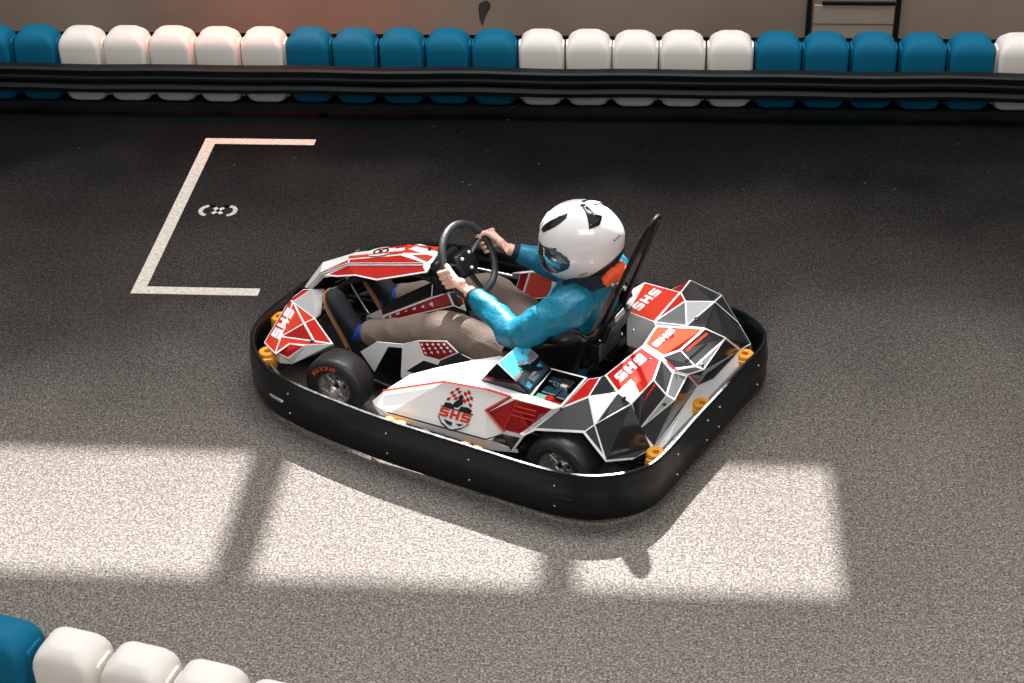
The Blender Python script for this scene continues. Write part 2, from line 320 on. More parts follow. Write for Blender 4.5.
DQ = {'shs_near': [(-0.7455, 0.2964, 0.446), (-0.7735, 0.1157, 0.4528), (-0.7255, 0.0822, 0.4498), (-0.7015, 0.271, 0.443)], 'near_white': [(-0.7649, 0.3607, 0.4459), (-0.8489, 0.4102, 0.4515), (-0.855, 0.3263, 0.4542), (-0.7765, 0.2656, 0.4493)], 'near_bar': [(-0.7773, 0.2538, 0.4497), (-0.7842, 0.2321, 0.4508), (-0.8559, 0.3148, 0.4545), (-0.8505, 0.3392, 0.4535)], 'shs_mid': [(-0.7715, 0.0194, 0.4516), (-0.788, -0.1158, 0.4569), (-0.7598, -0.1273, 0.4566), (-0.7435, 0.0084, 0.4513)], 'shs_far': [(-0.5663, -0.2307, 0.4326), (-0.5876, -0.4098, 0.4356), (-0.5429, -0.4233, 0.4332), (-0.5204, -0.2469, 0.4302)], 'shs_nose': [(0.8539, 0.4289, 0.2343), (0.9241, 0.2113, 0.2395), (0.9922, 0.1739, 0.2174), (0.9293, 0.3893, 0.2095)], 'logo': [(-0.0524, 0.5908, 0.1992), (-0.1931, 0.5847, 0.1985), (-0.2205, 0.5141, 0.3564), (-0.081, 0.5196, 0.3583)], 'orange1': [(-0.8629, 0.2436, 0.4421), (-0.8675, 0.2393, 0.4361), (-0.8418, 0.3144, 0.3775), (-0.8359, 0.3205, 0.3842)], 'orange2': [(-0.8784, -0.2171, 0.4212), (-0.8846, -0.219, 0.4146), (-0.878, -0.0267, 0.4381), (-0.8709, -0.027, 0.4454)], 'eight': [(0.6364, -0.0035, 0.4894), (0.5484, -0.0132, 0.5194), (0.5843, -0.0863, 0.5005), (0.6754, -0.0796, 0.4691)]}
# ================================================================ setting
bm = bmesh.new()
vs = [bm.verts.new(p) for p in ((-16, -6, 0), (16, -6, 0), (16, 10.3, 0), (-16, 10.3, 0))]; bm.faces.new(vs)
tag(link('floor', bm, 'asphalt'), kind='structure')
bm = bmesh.new()
WY = 10.2; ZB, ZT = 5.075, 6.07
box(bm, (0, WY+.04, ZB/2), (32, .08, ZB)); box(bm, (0, WY+.04, (ZT+9.5)/2), (32, .08, 9.5-ZT))
wins = [(-4.0, -2.81), (-2.68, -1.565), (-1.395, -.312), (-.155, .832)]
xs = [-16]+[v for w_ in wins for v in w_]+[16]
for i in range(0, len(xs), 2): box(bm, ((xs[i]+xs[i+1])/2, WY+.04, (ZB+ZT)/2), (xs[i+1]-xs[i], .08, ZT-ZB))
wall = tag(link('wall_back', bm, 'beige'), kind='structure')
bm = bmesh.new()
box(bm, (.965, WY-.012, .6), (.03, .024, 1.2)); box(bm, (1.50, WY-.012, .6), (.03, .024, 1.2))
tag(link('trim_1', bm, 'black'), kind='structure')
bm = bmesh.new(); box(bm, (1.235, WY-.01, .16), (.49, .02, .12), bev=.004); box(bm, (1.235, WY-.008, .05), (.49, .016, .09), bev=.003)
box(bm, (1.26, WY-.012, .235), (.44, .03, .016), mi=1)
tag(link('trim_2', bm, ['panel', 'black']), kind='structure')
bm = bmesh.new()
ang = [(0, 0), (.03, .012), (.055, -.01), (.05, -.05), (.03, -.06), (.02, -.10), (0, -.16), (-.015, -.12), (-.012, -.06), (-.02, -.02)]
f = bm.faces.new([bm.verts.new((-1.045+x, WY-.002, .22+z)) for x, z in ang]); bmesh.ops.triangulate(bm, faces=[f])
tag(link('wall_stain', bm, 'stain', wall), 'dark flaking patch on the wall'); 

# painted grid box and its number, about 1.5 mm of paint on the asphalt
bm = bmesh.new()
for (x0, y0, x1, y1) in ((-2.475, 7.06, -2.41, 8.722), (-2.41, 8.655, -1.85, 8.722), (-2.41, 7.06, -1.852, 7.125)):
    box(bm, ((x0+x1)/2, (y0+y1)/2, .001), (x1-x0, y1-y0, .002))
tag(link('grid_marking', bm, 'paint'), 'white painted starting grid bracket with three straight sides on the dark asphalt', 'road marking')
bm = bmesh.new()
def strip(pts, w_, z=.001):
    for i in range(len(pts)-1):
        a, b_ = Vector((*pts[i], 0)), Vector((*pts[i+1], 0)); d = (b_-a).normalized(); q = Vector((-d.y, d.x, 0))*w_/2
        vs = [bm.verts.new(p+Vector((0, 0, z*2))) for p in (a-q, b_-q, b_+q, a+q)]; bm.faces.new(vs)
cx, cy = -2.226, 7.89
for s in (-1, 1):
    strip([(cx+s*(.047+.044*math.cos(t)), cy+.050*math.sin(t)) for t in (R(a) for a in range(-78, 79, 12))], .024)
    strip([(cx-.024, cy-s*.032), (cx+.024, cy+s*.032)], .022)
    strip([(cx-s*.046, cy+.05), (cx-s*.026, cy+.044)], .022); strip([(cx+s*.046, cy+.05), (cx+s*.026, cy+.044)], .022)
tag(link('grid_number', bm, 'paint'), 'white stencilled number 8 lying sideways inside the painted grid bracket', 'road marking')

# ---------------------------------------------------------------- barrier blocks
def rrect(hw, hd, r, z, k=5, dy=0):
    out = []
    for qx, qy, a0 in ((1, 1, 0), (-1, 1, 90), (-1, -1, 180), (1, -1, 270)):
        for i in range(k+1):
            a = R(a0+90*i/k); out.append(Vector((qx*(hw-r)+r*math.cos(a), qy*(hd-r)+r*math.sin(a)+dy, z)))
    return out
def make_block(color):
    bm = bmesh.new()
    prof = [(0, .026, .05), (.010, .016, .045), (.03, .007, .04), (.09, .002, .028), (.2, .001, .026), (.33, 0, .026), (.356, .003, .030), (.377, .010, .038), (.394, .021, .046), (.405, .035, .05), (.415, .050, .04), (.420, .064, .03)]
    loft(bm, [rrect(.121-i*.95, .10-i*(.8 if z > .1 else 1), min(r, .10-i), z) for z, i, r in prof])
    # joining lug that carries the pin between neighbours
    for s in (-1, 1):
        loft(bm, [rrect(.022, .07, .015, z) if False else [p+Vector((s*.112, .012, 0)) for p in rrect(.018, .055*k_, .014, z)] for z, k_ in ((.02, .9), (.03, 1), (.33, 1), (.35, .9), (.356, .7))])
    return link('barrier_block', bm, color, smooth=40)
bw = make_block('bwhite'); bb = make_block('bblue')
used = set()
def place_block(proto, x, y, rz, label, group):
    o = proto if proto.name not in used else proto.copy()
    if proto.name in used: COL.objects.link(o)
    else: used.add(proto.name)
    o.location = (x, y, 0); o.rotation_euler = (0, 0, rz); tag(o, label, 'barrier block', group); return o
ORD = ['first', 'second', 'third', 'fourth', 'fifth']
px0 = -.616; pit = .2672
runs = [('blue', -13, 2), ('white', -10, 5), ('blue', -5, 5), ('white', 0, 5), ('blue', 5, 5), ('white', 10, 1)]
names = ['', 'far white run tinged orange', 'far blue run left of centre', 'far middle white run', 'far right blue run', '']
for ri, (colr, i0, cnt) in enumerate(runs):
    if ri == 0: i0 = -12
    for k in range(cnt):
        i = i0+k; x = px0+i*pit
        if ri == 0: lb = ['blue plastic barrier block cut by the left picture edge in the far row', 'whole blue plastic barrier block at the far left, next to the first white block'][k]
        elif ri == 5: lb = 'white plastic barrier block cut by the right picture edge in the far row'
        else: lb = '%s barrier block, %s from left in the %s' % (colr, ORD[k], names[ri])
        y = 9.175+.10+.004*math.sin(i*2.1)
        place_block(bb if colr == 'blue' else bw, x+.002*math.sin(i*1.7), y, R(.4*math.sin(i*3.3)), lb, '%s blocks of the far track barrier' % colr)
near = [('blue', -2.134, 4.312), ('white', -1.880, 4.261), ('white', -1.633, 4.202), ('white', -1.388, 4.130), ('white', -1.150, 4.048)]
nl = ['blue plastic barrier block in the bottom left corner of the track', 'white block next to the blue one in the near bottom left row', 'white block second from the blue one in the near bottom left row', 'white block third from the blue one in the near bottom left row', 'last white near block, only its rounded top showing at the bottom edge']
for (c_, x, y), lb in zip(near, nl): place_block(bb if c_ == 'blue' else bw, x, y-.05, R(-14), lb, 'near barrier blocks').scale = (.915, .915, 1)
# the black board bolted along the row
rail = empty('barrier_rail', (0, 9.0, 0)); tag(rail, 'long black plastic crash rail running along the front of the far blue and white blocks', 'crash rail')
def railprof(name, prof, y0=0):
    bm = bmesh.new(); rings = []
    for i in range(41):
        x = -3.9+7.4*i/40; rings.append([Vector((x, y0+y+.004*math.sin(i*.9), z+.003*math.sin(i*1.3))) for y, z in prof])
    loft(bm, rings); return link(name, bm, 'rail', rail, smooth=35)
railprof('upper_board', [(0, .215), (-.012, .225), (-.012, .24), (-.004, .25), (-.004, .268), (-.012, .276), (-.012, .288), (0, .298), (.05, .300), (.05, .215)])
railprof('lower_board', [(-.004, .148), (-.02, .158), (-.022, .18), (-.006, .2), (.04, .206), (.05, .2), (.05, .148)])
bm = bmesh.new()
for i in range(-6, 7): box(bm, (i*.53-.3, .075, .20), (.05, .06, .12), bev=.006)
link_each('bracket', bm, 'rail', rail)

# ================================================================ the kart
KX, KY, KH = -0.63259855, 6.34282455, R(154.44)
kart = empty('go_kart', (KX, KY, 0), KH)
tag(kart, 'red, white and grey rental go-kart with a black wraparound bumper standing on the asphalt', 'go-kart')
V = {k: Vector(v) for k, v in P.items()}
def VM(n_): v = V[n_]; return Vector((v.x, -v.y, v.z))
# bumper outline (rim), measured round the kart
half = [(1.04, 0), (1.043, .16), (1.040, .31), (1.003, .43), (.92, .54), (.77, .645), (.62, .685), (.48, .705), (.25, .722), (.1, .727), (-.1, .725), (-.35, .72), (-.55, .716), (-.705, .70), (-.826, .655), (-.927, .573), (-.982, .48), (-1.0, .35), (-1.005, .15)]
far = [(-1.012, 0), (-1.02, -.15), (-1.028, -.35), (-1.035, -.5), (-.99, -.62), (-.88, -.70), (-.77, -.727), (-.55, -.722), (-.3, -.71), (0, -.695), (.25, -.68), (.45, -.66), (.64, -.625), (.80, -.555), (.91, -.455), (.975, -.34), (1.015, -.18)]
outl = [Vector((x, y, 0)) for x, y in half+far]
sp, _ = spline(outl, .1, 4, True)
def offs(pts, d):
    n_ = len(pts); o = []
    for i in range(n_):
        t = (pts[(i+1) % n_]-pts[i-1]).normalized(); o.append(pts[i]+Vector((-t.y, t.x, 0))*d)
    return o
# direction check: positive offset must go inward
if offs(sp, .05)[0].x > sp[0].x: inward = -1
else: inward = 1
def ring_profile(prof):   # prof: (inset, z)
    bm = bmesh.new(); lay = {}
    rings = []
    cache = {}
    for d, z in prof:
        if d not in cache: cache[d] = offs(sp, inward*d)
    for i in range(len(sp)): rings.append([cache[d][i]+Vector((0, 0, z)) for d, z in prof])
    loft(bm, rings, cap=False, closed=True); return bm
bm = ring_profile([(.010, .022), (-.002, .034), (-.008, .07), (-.004, .10), (-.010, .14), (-.006, .185), (0, .215), (.0, .238), (.004, .245), (.014, .246), (.019, .24), (.02, .2), (.016, .12), (.02, .045)])
bumper = link('bumper', bm, 'rubber', kart, smooth=50)
# bolts and slots
bolt_at = []
def nearest(x, y): return min(range(len(sp)), key=lambda i: (sp[i].x-x)**2+(sp[i].y-y)**2)
bm = bmesh.new()
for (x, y) in ((.62, .7), (.09, .73), (-.29, .72), (-.66, .71), (-1.0, .3), (-1.0, .02), (-1.01, -.09), (-1.03, -.44), (1.0, .35), (.80, -.55), (.3, -.68), (-.4, -.71)):
    i = nearest(x, y); p = sp[i]; t = (sp[(i+1) % len(sp)]-sp[i-1]).normalized(); nn = Vector((t.y, -t.x, 0))*inward
    for z in (.085, .185):
        ball(bm, p+nn*.006+Vector((0, 0, z)), .0055, 10)
link_each('bolt', bm, 'metal', bumper, smooth=60)
for (x, y, mt) in ((.68, .66, 'metal'), (-.70, .70, 'rail')):
    i = nearest(x, y); p = sp[i]; t = (sp[(i+1) % len(sp)]-sp[i-1]).normalized(); nn = Vector((t.y, -t.x, 0))*inward
    bm = bmesh.new(); c_ = p+nn*.004+Vector((0, 0, .13))
    tube(bm, [c_-t*.045+Vector((0, 0, -.002)), c_-t*.04, c_, c_+t*.04, c_+t*.045], [.002, (.012, .010), (.013, .010), (.012, .010), .002], 10)
    link('slot', bm, mt, bumper, smooth=60)
# small bright steel tags on the bumper's bottom lip
# steel tube ring inside the bumper
inner = offs(sp, inward*.066)
bm = bmesh.new(); tube(bm, [p+Vector((0, 0, .165)) for p in inner[::2]], .012, 10, closed=True); link('bumper_tube', bm, 'metal', kart, smooth=60)
bm = bmesh.new(); tube(bm, [p+Vector((0, 0, .09)) for p in inner[::2]], .011, 10, closed=True); link('bumper_tube', bm, 'dmetal', kart, smooth=60)
# yellow spacers
for (x, y, rot) in ((1.0, .235, 70), (.875, .49, 40), (.11, .655, 90), (-.255, .655, 90), (-.935, .355, 0), (-.955, -.04, 0), (-.965, -.46, 0), (.6, -.56, 90), (.05, -.63, 90), (-.45, -.65, 90)):
    bm = bmesh.new(); 
    c_, s_ = math.cos(R(rot)), math.sin(R(rot)); rz_ = Matrix.Rotation(R(rot), 3, 'Z')
    if rot == 90:      # flat double-lobed block along the side
        for e in (-1, 1): box(bm, (x+.028*e, y, .165), (.044, .05, .062), bev=.012)
        box(bm, (x, y-.008*(1 if y > 0 else -1), .160), (.07, .034, .05), bev=.008)
    else:
        lathe(bm, [(.014, .125), (.036, .125), (.040, .131), (.040, .199), (.036, .207), (.014, .207)], (x, y, 0), (0, 0, 1), 20)
        box(bm, Vector((x, y, .162))+rz_ @ Vector((0, .034, 0)), (.055, .03, .062), rz_, bev=.01)
    link('spacer', bm, 'yellow', kart, smooth=40)
# chassis tubes and floor
bm = bmesh.new()
for s in (-1, 1):
    tube(bm, [(.93, .20*s, .10), (.75, .25*s, .07), (.4, .30*s, .06), (0, .31*s, .06), (-.5, .32*s, .07), (-.9, .30*s, .09)], .016, 10, sub=4)
    tube(bm, [(.55, .24*s, .10), (.53, .40*s, .12)], .018, 10)
    tube(bm, [(.2, .3*s, .08), (.1, .55*s, .12), (-.35, .58*s, .12), (-.42, .31*s, .08)], .012, 10, sub=4)
tube(bm, [(.93, -.2, .1), (.95, 0, .1), (.93, .2, .1)], .016, 10); tube(bm, [(-.9, -.3, .09), (-.92, 0, .09), (-.9, .3, .09)], .016, 10)
cyl(bm, (-.6, -.56, .13), (-.6, .52, .13), .02); cyl(bm, (-.25, -.3, .07), (-.25, .3, .07), .016)
link('frame', bm, 'dmetal', kart, smooth=50)
bm = bmesh.new(); box(bm, (.42, 0, .045), (.98, .56, .006), bev=.002); box(bm, (-.5, 0, .05), (.8, .62, .006), bev=.002)
link('floor_tray', bm, 'black', kart)
bm = bmesh.new()
for s, m_ in ((1, 0), (-1, 0)):
    box(bm, (-.08, s*.45, .10), (.55, .22, .08), bev=.02)
link_each('battery_box', bm, 'gloss', kart)

# wheels
def wheel(c, r, w_, steer, name='wheel'):
    side = 1 if c[1] > 0 else -1
    root = bpy.data.objects.new(name, None); COL.objects.link(root); root.parent = kart; root.location = c; root.rotation_euler = (0, 0, R(steer))
    bm = bmesh.new(); h = w_/2; ri = .074
    prof = [(ri, -h*.75), (ri+.012, -h*.92), (r*.72, -h), (r*.88, -h*.96), (r*.97, -h*.84), (r, -h*.6), (r, h*.6), (r*.97, h*.84), (r*.88, h*.96), (r*.72, h), (ri+.012, h*.92), (ri, h*.75)]
    lathe(bm, prof, (0, 0, 0), (0, 1, 0), 56)
    ty = link('tyre', bm, 'tyre', root, smooth=50)
    bm = bmesh.new(); 
    lathe(bm, [(ri+.004, -h*.8), (ri+.004, h*.84), (ri-.004, h*.84), (ri-.008, h*.6), (ri-.012, h*.1), (ri-.012, -h*.8)], (0, 0, 0), (0, side, 0), 40)
    lathe(bm, [(.0, h*.42), (.02, h*.42), (.024, h*.36), (.03, h*.15), (ri-.01, h*.05), (ri-.01, -h*.02), (.0, -.0)], (0, 0, 0), (0, side, 0), 40, closed=False)
    for i in range(3):
        a = 2*math.pi*i/3+.5; d = Vector((math.cos(a), 0, math.sin(a)))
        tube(bm, [d*.012+Vector((0, side*h*.36, 0)), d*.035+Vector((0, side*h*.26, 0)), d*.058+Vector((0, side*h*.2, 0))], [(.012, .01), (.010, .008), (.014, .008)], 10)
    link('rim', bm, 'alu', root, smooth=40)
    bm = bmesh.new(); cyl(bm, (0, side*h*.36, 0), (0, side*h*.52, 0), .010, 6)
    for i in range(3):
        a = 2*math.pi*i/3+1.5; cyl(bm, (math.cos(a)*.03, side*h*.1, math.sin(a)*.03), (math.cos(a)*.03, side*h*.26, math.sin(a)*.03), .006, 6)
    link_each('wheel_nut', bm, 'dmetal', root)
    return root, ty
def text_on_tyre(root, s, r0, hgt, a0, y, side, mt):
    fc = bpy.data.curves.new('t', 'FONT'); bm = bmesh.new(); a = a0
    for ch in s:
        fc.body = ch; fc.size = hgt*1.4; fc.offset = .0006; tmp = bpy.data.objects.new('t', fc); COL.objects.link(tmp)
        dg = bpy.context.evaluated_depsgraph_get(); me = bpy.data.meshes.new_from_object(tmp.evaluated_get(dg))
        wx = max([v.co.x for v in me.vertices] or [0])
        base = len(bm.verts); vs = []
        for v in me.vertices:
            rr = r0+v.co.y; aa = a-(v.co.x)/r0
            vs.append(bm.verts.new((-side*rr*math.cos(aa)*1.0, side*(y+.0012), rr*math.sin(aa))))
        for p in me.polygons:
            try: bm.faces.new([vs[i] for i in p.vertices])
            except ValueError: pass
        bpy.data.objects.remove(tmp); bpy.data.meshes.remove(me); a -= (wx+.004)/r0
    bpy.data.curves.remove(fc); return link('lettering', bm, mt, root)
w1, t1 = wheel((.515, .462, .142), .142, .130, 4)
text_on_tyre(t1, 'MAXXIS', .096, .020, R(150), .066, 1, 'hivis')
w2, t2 = wheel((.53, -.462, .142), .142, .130, 4)
w3, t3 = wheel((-.60, .50, .14), .14, .16, 0); w4, t4 = wheel((-.60, -.52, .14), .14, .16, 0)

# ---- bodywork
W_, RD, DR, OR, DG, MG, LG, CH, BK = range(9)
BM = ['white', 'red', 'darkred', 'orange', 'dgrey', 'mgrey', 'lgrey', 'chrome', 'black', 'dchrome']
def shell(name, facets, g=V.get, extra=None, th=.005, up=(0, 0, 1), weld=True, parent=None):
    bm = bmesh.new()
    for fc in facets:
        pts = [Vector(g(x)) if isinstance(x, str) else Vector(x) for x in fc[0]]
        facet(bm, pts, fc[1], fc[2] if len(fc) > 2 else .005)
    bmesh.ops.remove_doubles(bm, verts=bm.verts[:], dist=.0008)
    bmesh.ops.recalc_face_normals(bm, faces=bm.faces[:])
    # make the outside face up
    if sum(f.normal.dot(Vector(up))*f.calc_area() for f in bm.faces) < 0: bmesh.ops.reverse_faces(bm, faces=bm.faces[:])
    if extra: extra(bm)
    me = bpy.data.meshes.new(name); bm.to_mesh(me); bm.free()
    for m in BM: me.materials.append(M[m])
    ob = bpy.data.objects.new(name, me); COL.objects.link(ob); ob.parent = parent or kart
    if th: thick(ob, th)
    return ob
def drop(n_, z, dy=0, dx=0, g=V.get): v = g(n_); return Vector((v.x+dx, v.y+dy, z))
def screws(name, pts, parent, r=.008):
    bm = bmesh.new()
    for p in pts:
        p = Vector(p); lathe(bm, [(.0, .004), (r*.6, .004), (r*.9, .002), (r*1.3, .0), (r*1.3, -.003), (0, -.003)], p, (0, 0, 1), 14, closed=False)
    return link_each(name, bm, 'black', parent, smooth=40)
# rear cover, near half
rc = shell('rear_cover', [
 (['a1', 'a2', 'a3', 'a12', 'a10', 'a11'], RD, [.006, .020, .005, .004, .004, .006]), (['a3', 'a4', 'a13', 'a12'], DG, [.012, .004, .004, .004]), (['a4', 'a5', 'a14', 'a13'], MG, [.010, .005, .005, .005]),
 (['a12', 'a13', 'a9', 'a10'], DG, .004), (['a13', 'a14', 'a9'], LG, .004), (['a5', 'a6', 'a7', 'a8', 'a9', 'a14'], DG, [.004, .007, .005, .008, .004, .004]),
 (['a11', 'a10', 'a15'], DG, .003), (['a15', 'a10', 'a9', 'a8', 'a17', 'a16'], DG, [.003, .003, .007, .004, .009, .003]),
 (['a18', 'a11', 'a15'], CH, .003), (['a18', 'a15', 'a22', 'a23', 'a24', 'a21'], 9, [.003, .003, .010, .010, .004, .005]), (['a15', 'a16', 'a22'], DG, [.003, .010, .002]),
 (['a19', 'a1', 'a11', 'a18'], DG, .003), (['a20', 'a19', 'a18', 'a21'], RD, .004),
 (['a8', 'a7', (-.945, .03, .165), (-.94, .31, .15), (-.90, .36, .15)], W_, 0), (['a7', 'a6', (-.94, -.12, .17), (-.945, .03, .165)], W_, 0),
 ([drop('a20', .30, -.01), drop('a1', .30, -.01), 'a1', 'a19', 'a20'], BK, 0), ([drop('a1', .30, -.01), drop('a2', .30, 0, .02), 'a2', 'a1'], LG, 0),
], extra=lambda bm: (decal(bm, DQ['near_white'], [[(0, 0), (1, 0), (1, 1), (0, 1)]], W_, .001), decal(bm, DQ['near_bar'], [[(0, 0), (1, 0), (1, 1), (0, 1)]], OR, .002), decal(bm, DQ['shs_near'], SHS, W_), decal(bm, DQ['orange1'], [[(0, 0), (1, 0), (1, 1), (0, 1)]], OR, .009), polyline(bm, [V['a3'].lerp(V['a4'], .35), V['a4'].lerp(V['a5'], .2)], .006, RD, .004, Vector((-.3, 0, .95)))))
screws('screw', [V['a3']*.2+V['a12']*.35+V['a2']*.45, V['a10']*.5+V['a11']*.5, V['a13']*.4+V['a14']*.4+V['a9']*.2], rc, .007)
mc = shell('rear_centre_cover', [
 (['a2', 'b1', 'b2', 'b3', 'a3'], OR, [.007, .007, .005, .005, .014]), (['a3', 'b3', 'b5', 'b4'], DG, .003), (['b3', 'b2', 'b7', 'b5'], DG, .003), (['a3', 'b4', 'a4'], MG, .003), (['b4', 'b5', 'b6', 'a5', 'a4'], MG, .004),
 (['b5', 'b7', 'b6'], MG, .004), (['b7', 'b8', 'b9', 'a6', 'a5', 'b6'], DG, [.006, .008, .008, .004, .004, .004]),
 ([drop('a2', .30, 0, .02), drop('b1', .30, 0, .02), 'b1', 'a2'], LG, 0), (['a6', 'b9', 'b8', (-.965, -.45, .17), (-.955, -.2, .165), (-.94, -.12, .17)], W_, 0),
], extra=lambda bm: (decal(bm, DQ['shs_mid'], SHS, W_, .007), decal(bm, DQ['orange2'], [[(0, 0), (1, 0), (1, 1), (0, 1)]], OR, .009), polyline(bm, [V['a5'].lerp(V['a6'], .1), V['a6'].lerp(V['a5'], .1)], .006, RD, .006, Vector((-.7, -.2, .65)))))
screws('screw', [V['b1']*.2+V['b2']*.3+V['b3']*.5, V['b5']*.5+V['b6']*.4+V['b7']*.1], mc, .007)
fcv = shell('rear_cover', [
 (['c1', 'c4', 'c3', 'c2'], OR, .005), (['c3', 'c4', 'c5'], RD, .004), (['c5', 'c4', 'c6'], MG, .003), (['c5', 'c6', 'c7'], LG, .004), (['c3', 'c5', 'c7', 'c9', 'c8'], DG, .004),
 (['c7', 'c10', 'c9'], DG, .004), (['c6', 'b2', 'b7', 'b8', 'c11', 'c10', 'c7'], DG, .004), (['c4', 'b1', 'b2', 'c6'], MG, .004),
 ([drop('c1', .26), drop('c4', .28, 0, .02), 'c4', 'c1'], W_, .0), ([drop('c4', .28, 0, .02), drop('b1', .3, 0, .02), 'b1', 'c4'], W_, 0),
 (['c8', 'c9', 'c10', (-.82, -.66, .18), (-.80, -.62, .28), (-.70, -.62, .32), (-.52, -.64, .32), (-.46, -.62, .25)], DG, .006), (['c3', 'c8', (-.46, -.62, .25), 'c2'], RD, .004),
 (['c1', 'c2', (-.46, -.62, .25), (-.40, -.60, .2), (-.36, -.3, .36)], W_, .004),
], extra=lambda bm: decal(bm, DQ['shs_far'], SHS, W_))
screws('screw', [V['c7']*.3+V['c6']*.6+V['b2']*.1], fcv, .009)

# side pods
podf = [
 (['p2', 'p3', 'p4', 'q2'], W_, .0), (['q2', 'p4', 'p5', 'w1'], W_, 0), (['q2', 'w1', 'q3'], W_, 0), (['p5', 'p6', (-.27, .325, .42), 'w1'], W_, 0), ([(-.27, .325, .42), 'o1', 'o4', 'w1'], BK, 0), (['w1', 'o4', 'q4', 'q3'], W_, .0),
 (['p1', 'p2', 'q2', 'l1', 'l0'], W_, 0), (['l1', 'q2', 'l2'], W_, 0), (['q2', 'q3', 'q5', 'l2'], W_, 0), (['q3', 'q4', 'q5'], W_, 0), (['q5', 'q6', 'l2'], W_, 0),
 (['q5', 'r1', 'r2', 'r3', 'a24', 'q6'], DR, [.009, .006, .010, .008, .008, .006]), (['q4', 'r1', 'q5'], W_, 0), (['q4', 'o4', 'o3', 'a21', 'r2', 'r1'], W_, .0), (['r2', 'a21', 'a24', 'r3'], LG, .002),
 (['l2', 'q6', 'a24', 'a25', 's3'], DG, [.006, .012, .006, .004, .012]), (['s1', 'l1', 'l2', 's3', 's2'], W_, 0), (['s4', 'l0', 'l1', 's1'], W_, 0), (['p1', 's4', 'l0'], W_, 0),
]
def logo(bm):
    q = DQ['logo']; ref = (0, .6, .8)
    decal(bm, q, SHS, OR, .0025, ref, sub=(0, .208, 1, .42))
    decal(bm, q, [[(-.02, .19), (.02, .19), (.2, .03), (.17, .02)], [(.17, .02), (.2, .05), (.5, -.06), (.5, -.09)], [(.5, -.09), (.5, -.06), (.8, .05), (.83, .02)], [(.8, .03), (.83, .02), (1.02, .19), (.98, .19)], [(.2, .15), (.5, .12), (.5, .03), (.33, .06)], [(.6, .12), (.85, .15), (.75, .08)]], BK, .0025, ref)
    decal(bm, q, [[(-.02, .43), (1.04, .43), (1.04, .455), (-.02, .455)], [(.05, .45), (.4, .45), (.38, .52), (.25, .57), (.08, .55)], [(.55, .45), (.95, .45), (.96, .54), (.8, .58), (.6, .56)],
        [(.36, .5), (.5, .5), (.62, .62), (.6, .70), (.5, .74), (.4, .66), (.33, .58)], [(.44, .72), (.56, .72), (.58, .80), (.5, .84), (.43, .80)]], BK, .0026, ref)
    ck = []
    for s in (0, 1):
        for i in range(3):
            for j in range(4):
                if (i+j) % 2: continue
                u = .08+i*.11+j*.02; v = .60+j*.085+(i*.03)
                pl = [(u, v), (u+.10, v+.02), (u+.12, v+.10), (u+.02, v+.08)]
                ck.append([(1-a, b_) for a, b_ in pl][::-1] if s else pl)
    decal(bm, q, ck, RD, .0026, ref)
def podx(bm):
    logo(bm)
    polyline(bm, [V['p2'], V['q2'], V['q3'], V['q4'], V['q5'], V['q6']], .007, OR, .0035)
    polyline(bm, [V['l1']+Vector((0, .003, .006)), V['l2']+Vector((0, .003, .006)), V['q6']+Vector((0, .004, -.012))], .005, BK, .0025, Vector((0, .9, .43)))
    polyline(bm, [V['q4']+Vector((-.012, 0, 0)), V['q5']+Vector((-.012, 0, 0)), V['q6']+Vector((-.012, 0, 0))], .003, BK, .0035)
    a, b_, c_, d_ = V['r1'], V['r2'], V['r3'], V['q6']
    for t in (.28, .45, .62): polyline(bm, [a.lerp(d_, t*.8)+(b_-a)*.12, a.lerp(d_, t*.8)+(b_-a)*.6], .0025, OR, .002)
    polyline(bm, [a.lerp(b_, .12), d_.lerp(c_, .0)], .003, OR, .002)
pod = shell('side_pod', podf, extra=podx, up=(0, 1, .6))
screws('screw', [V['a24']*.4+V['s3']*.3+V['l2']*.3+Vector((-.02, .004, 0))], pod)
podf_r = [
 (['p2', 'p3', 'p4', 'q2'], W_, 0), (['q2', 'p4', 'p5', 'w1'], OR, .006), (['q2', 'w1', 'q3'], RD, .004), (['p5', 'p6', 'o1', 'o4', 'w1'], OR, .008), (['w1', 'o4', 'q4', 'q3'], W_, 0),
 (['p1', 'p2', 'q2', 'l1', 'l0'], W_, 0), (['l1', 'q2', 'l2'], W_, 0), (['q2', 'q3', 'q5', 'l2'], W_, 0), (['q3', 'q4', 'q5'], W_, 0), (['q5', 'q6', 'l2'], W_, 0),
 (['q5', 'r1', 'r2', 'r3', 'a24', 'q6'], DR, .008), (['q4', 'r1', 'q5'], W_, 0), (['q4', 'o4', 'o3', 'a21', 'r2', 'r1'], W_, 0), (['r2', 'a21', 'a24', 'r3'], LG, .002),
 (['o1', 'o2', 'o3', 'o4'], W_, 0), (['p3', (.181, -.45, .151), (.13, -.44, .17), (.08, -.445, .335)], DR, .005), ([(.08, -.445, .335), (.13, -.44, .17), (-.05, -.40, .26), (-.06, -.41, .385)], OR, .005), ([(-.06, -.41, .385), (-.05, -.40, .26), (-.25, -.33, .28), 'p6'], W_, 0), (['s1', 'l1', 'l2', 's3', 's2'], W_, 0), (['l2', 'q6', 'a24', 'a25', 's3'], DG, .004),
]
podr = shell('side_pod', podf_r, g=lambda n_: VM(n_)-Vector((0, 0, .075 if n_ in ('r1', 'r2', 'q4', 'q3', 'a21', 'o3', 'o4', 'o2') else 0)), up=(0, -1, .6))
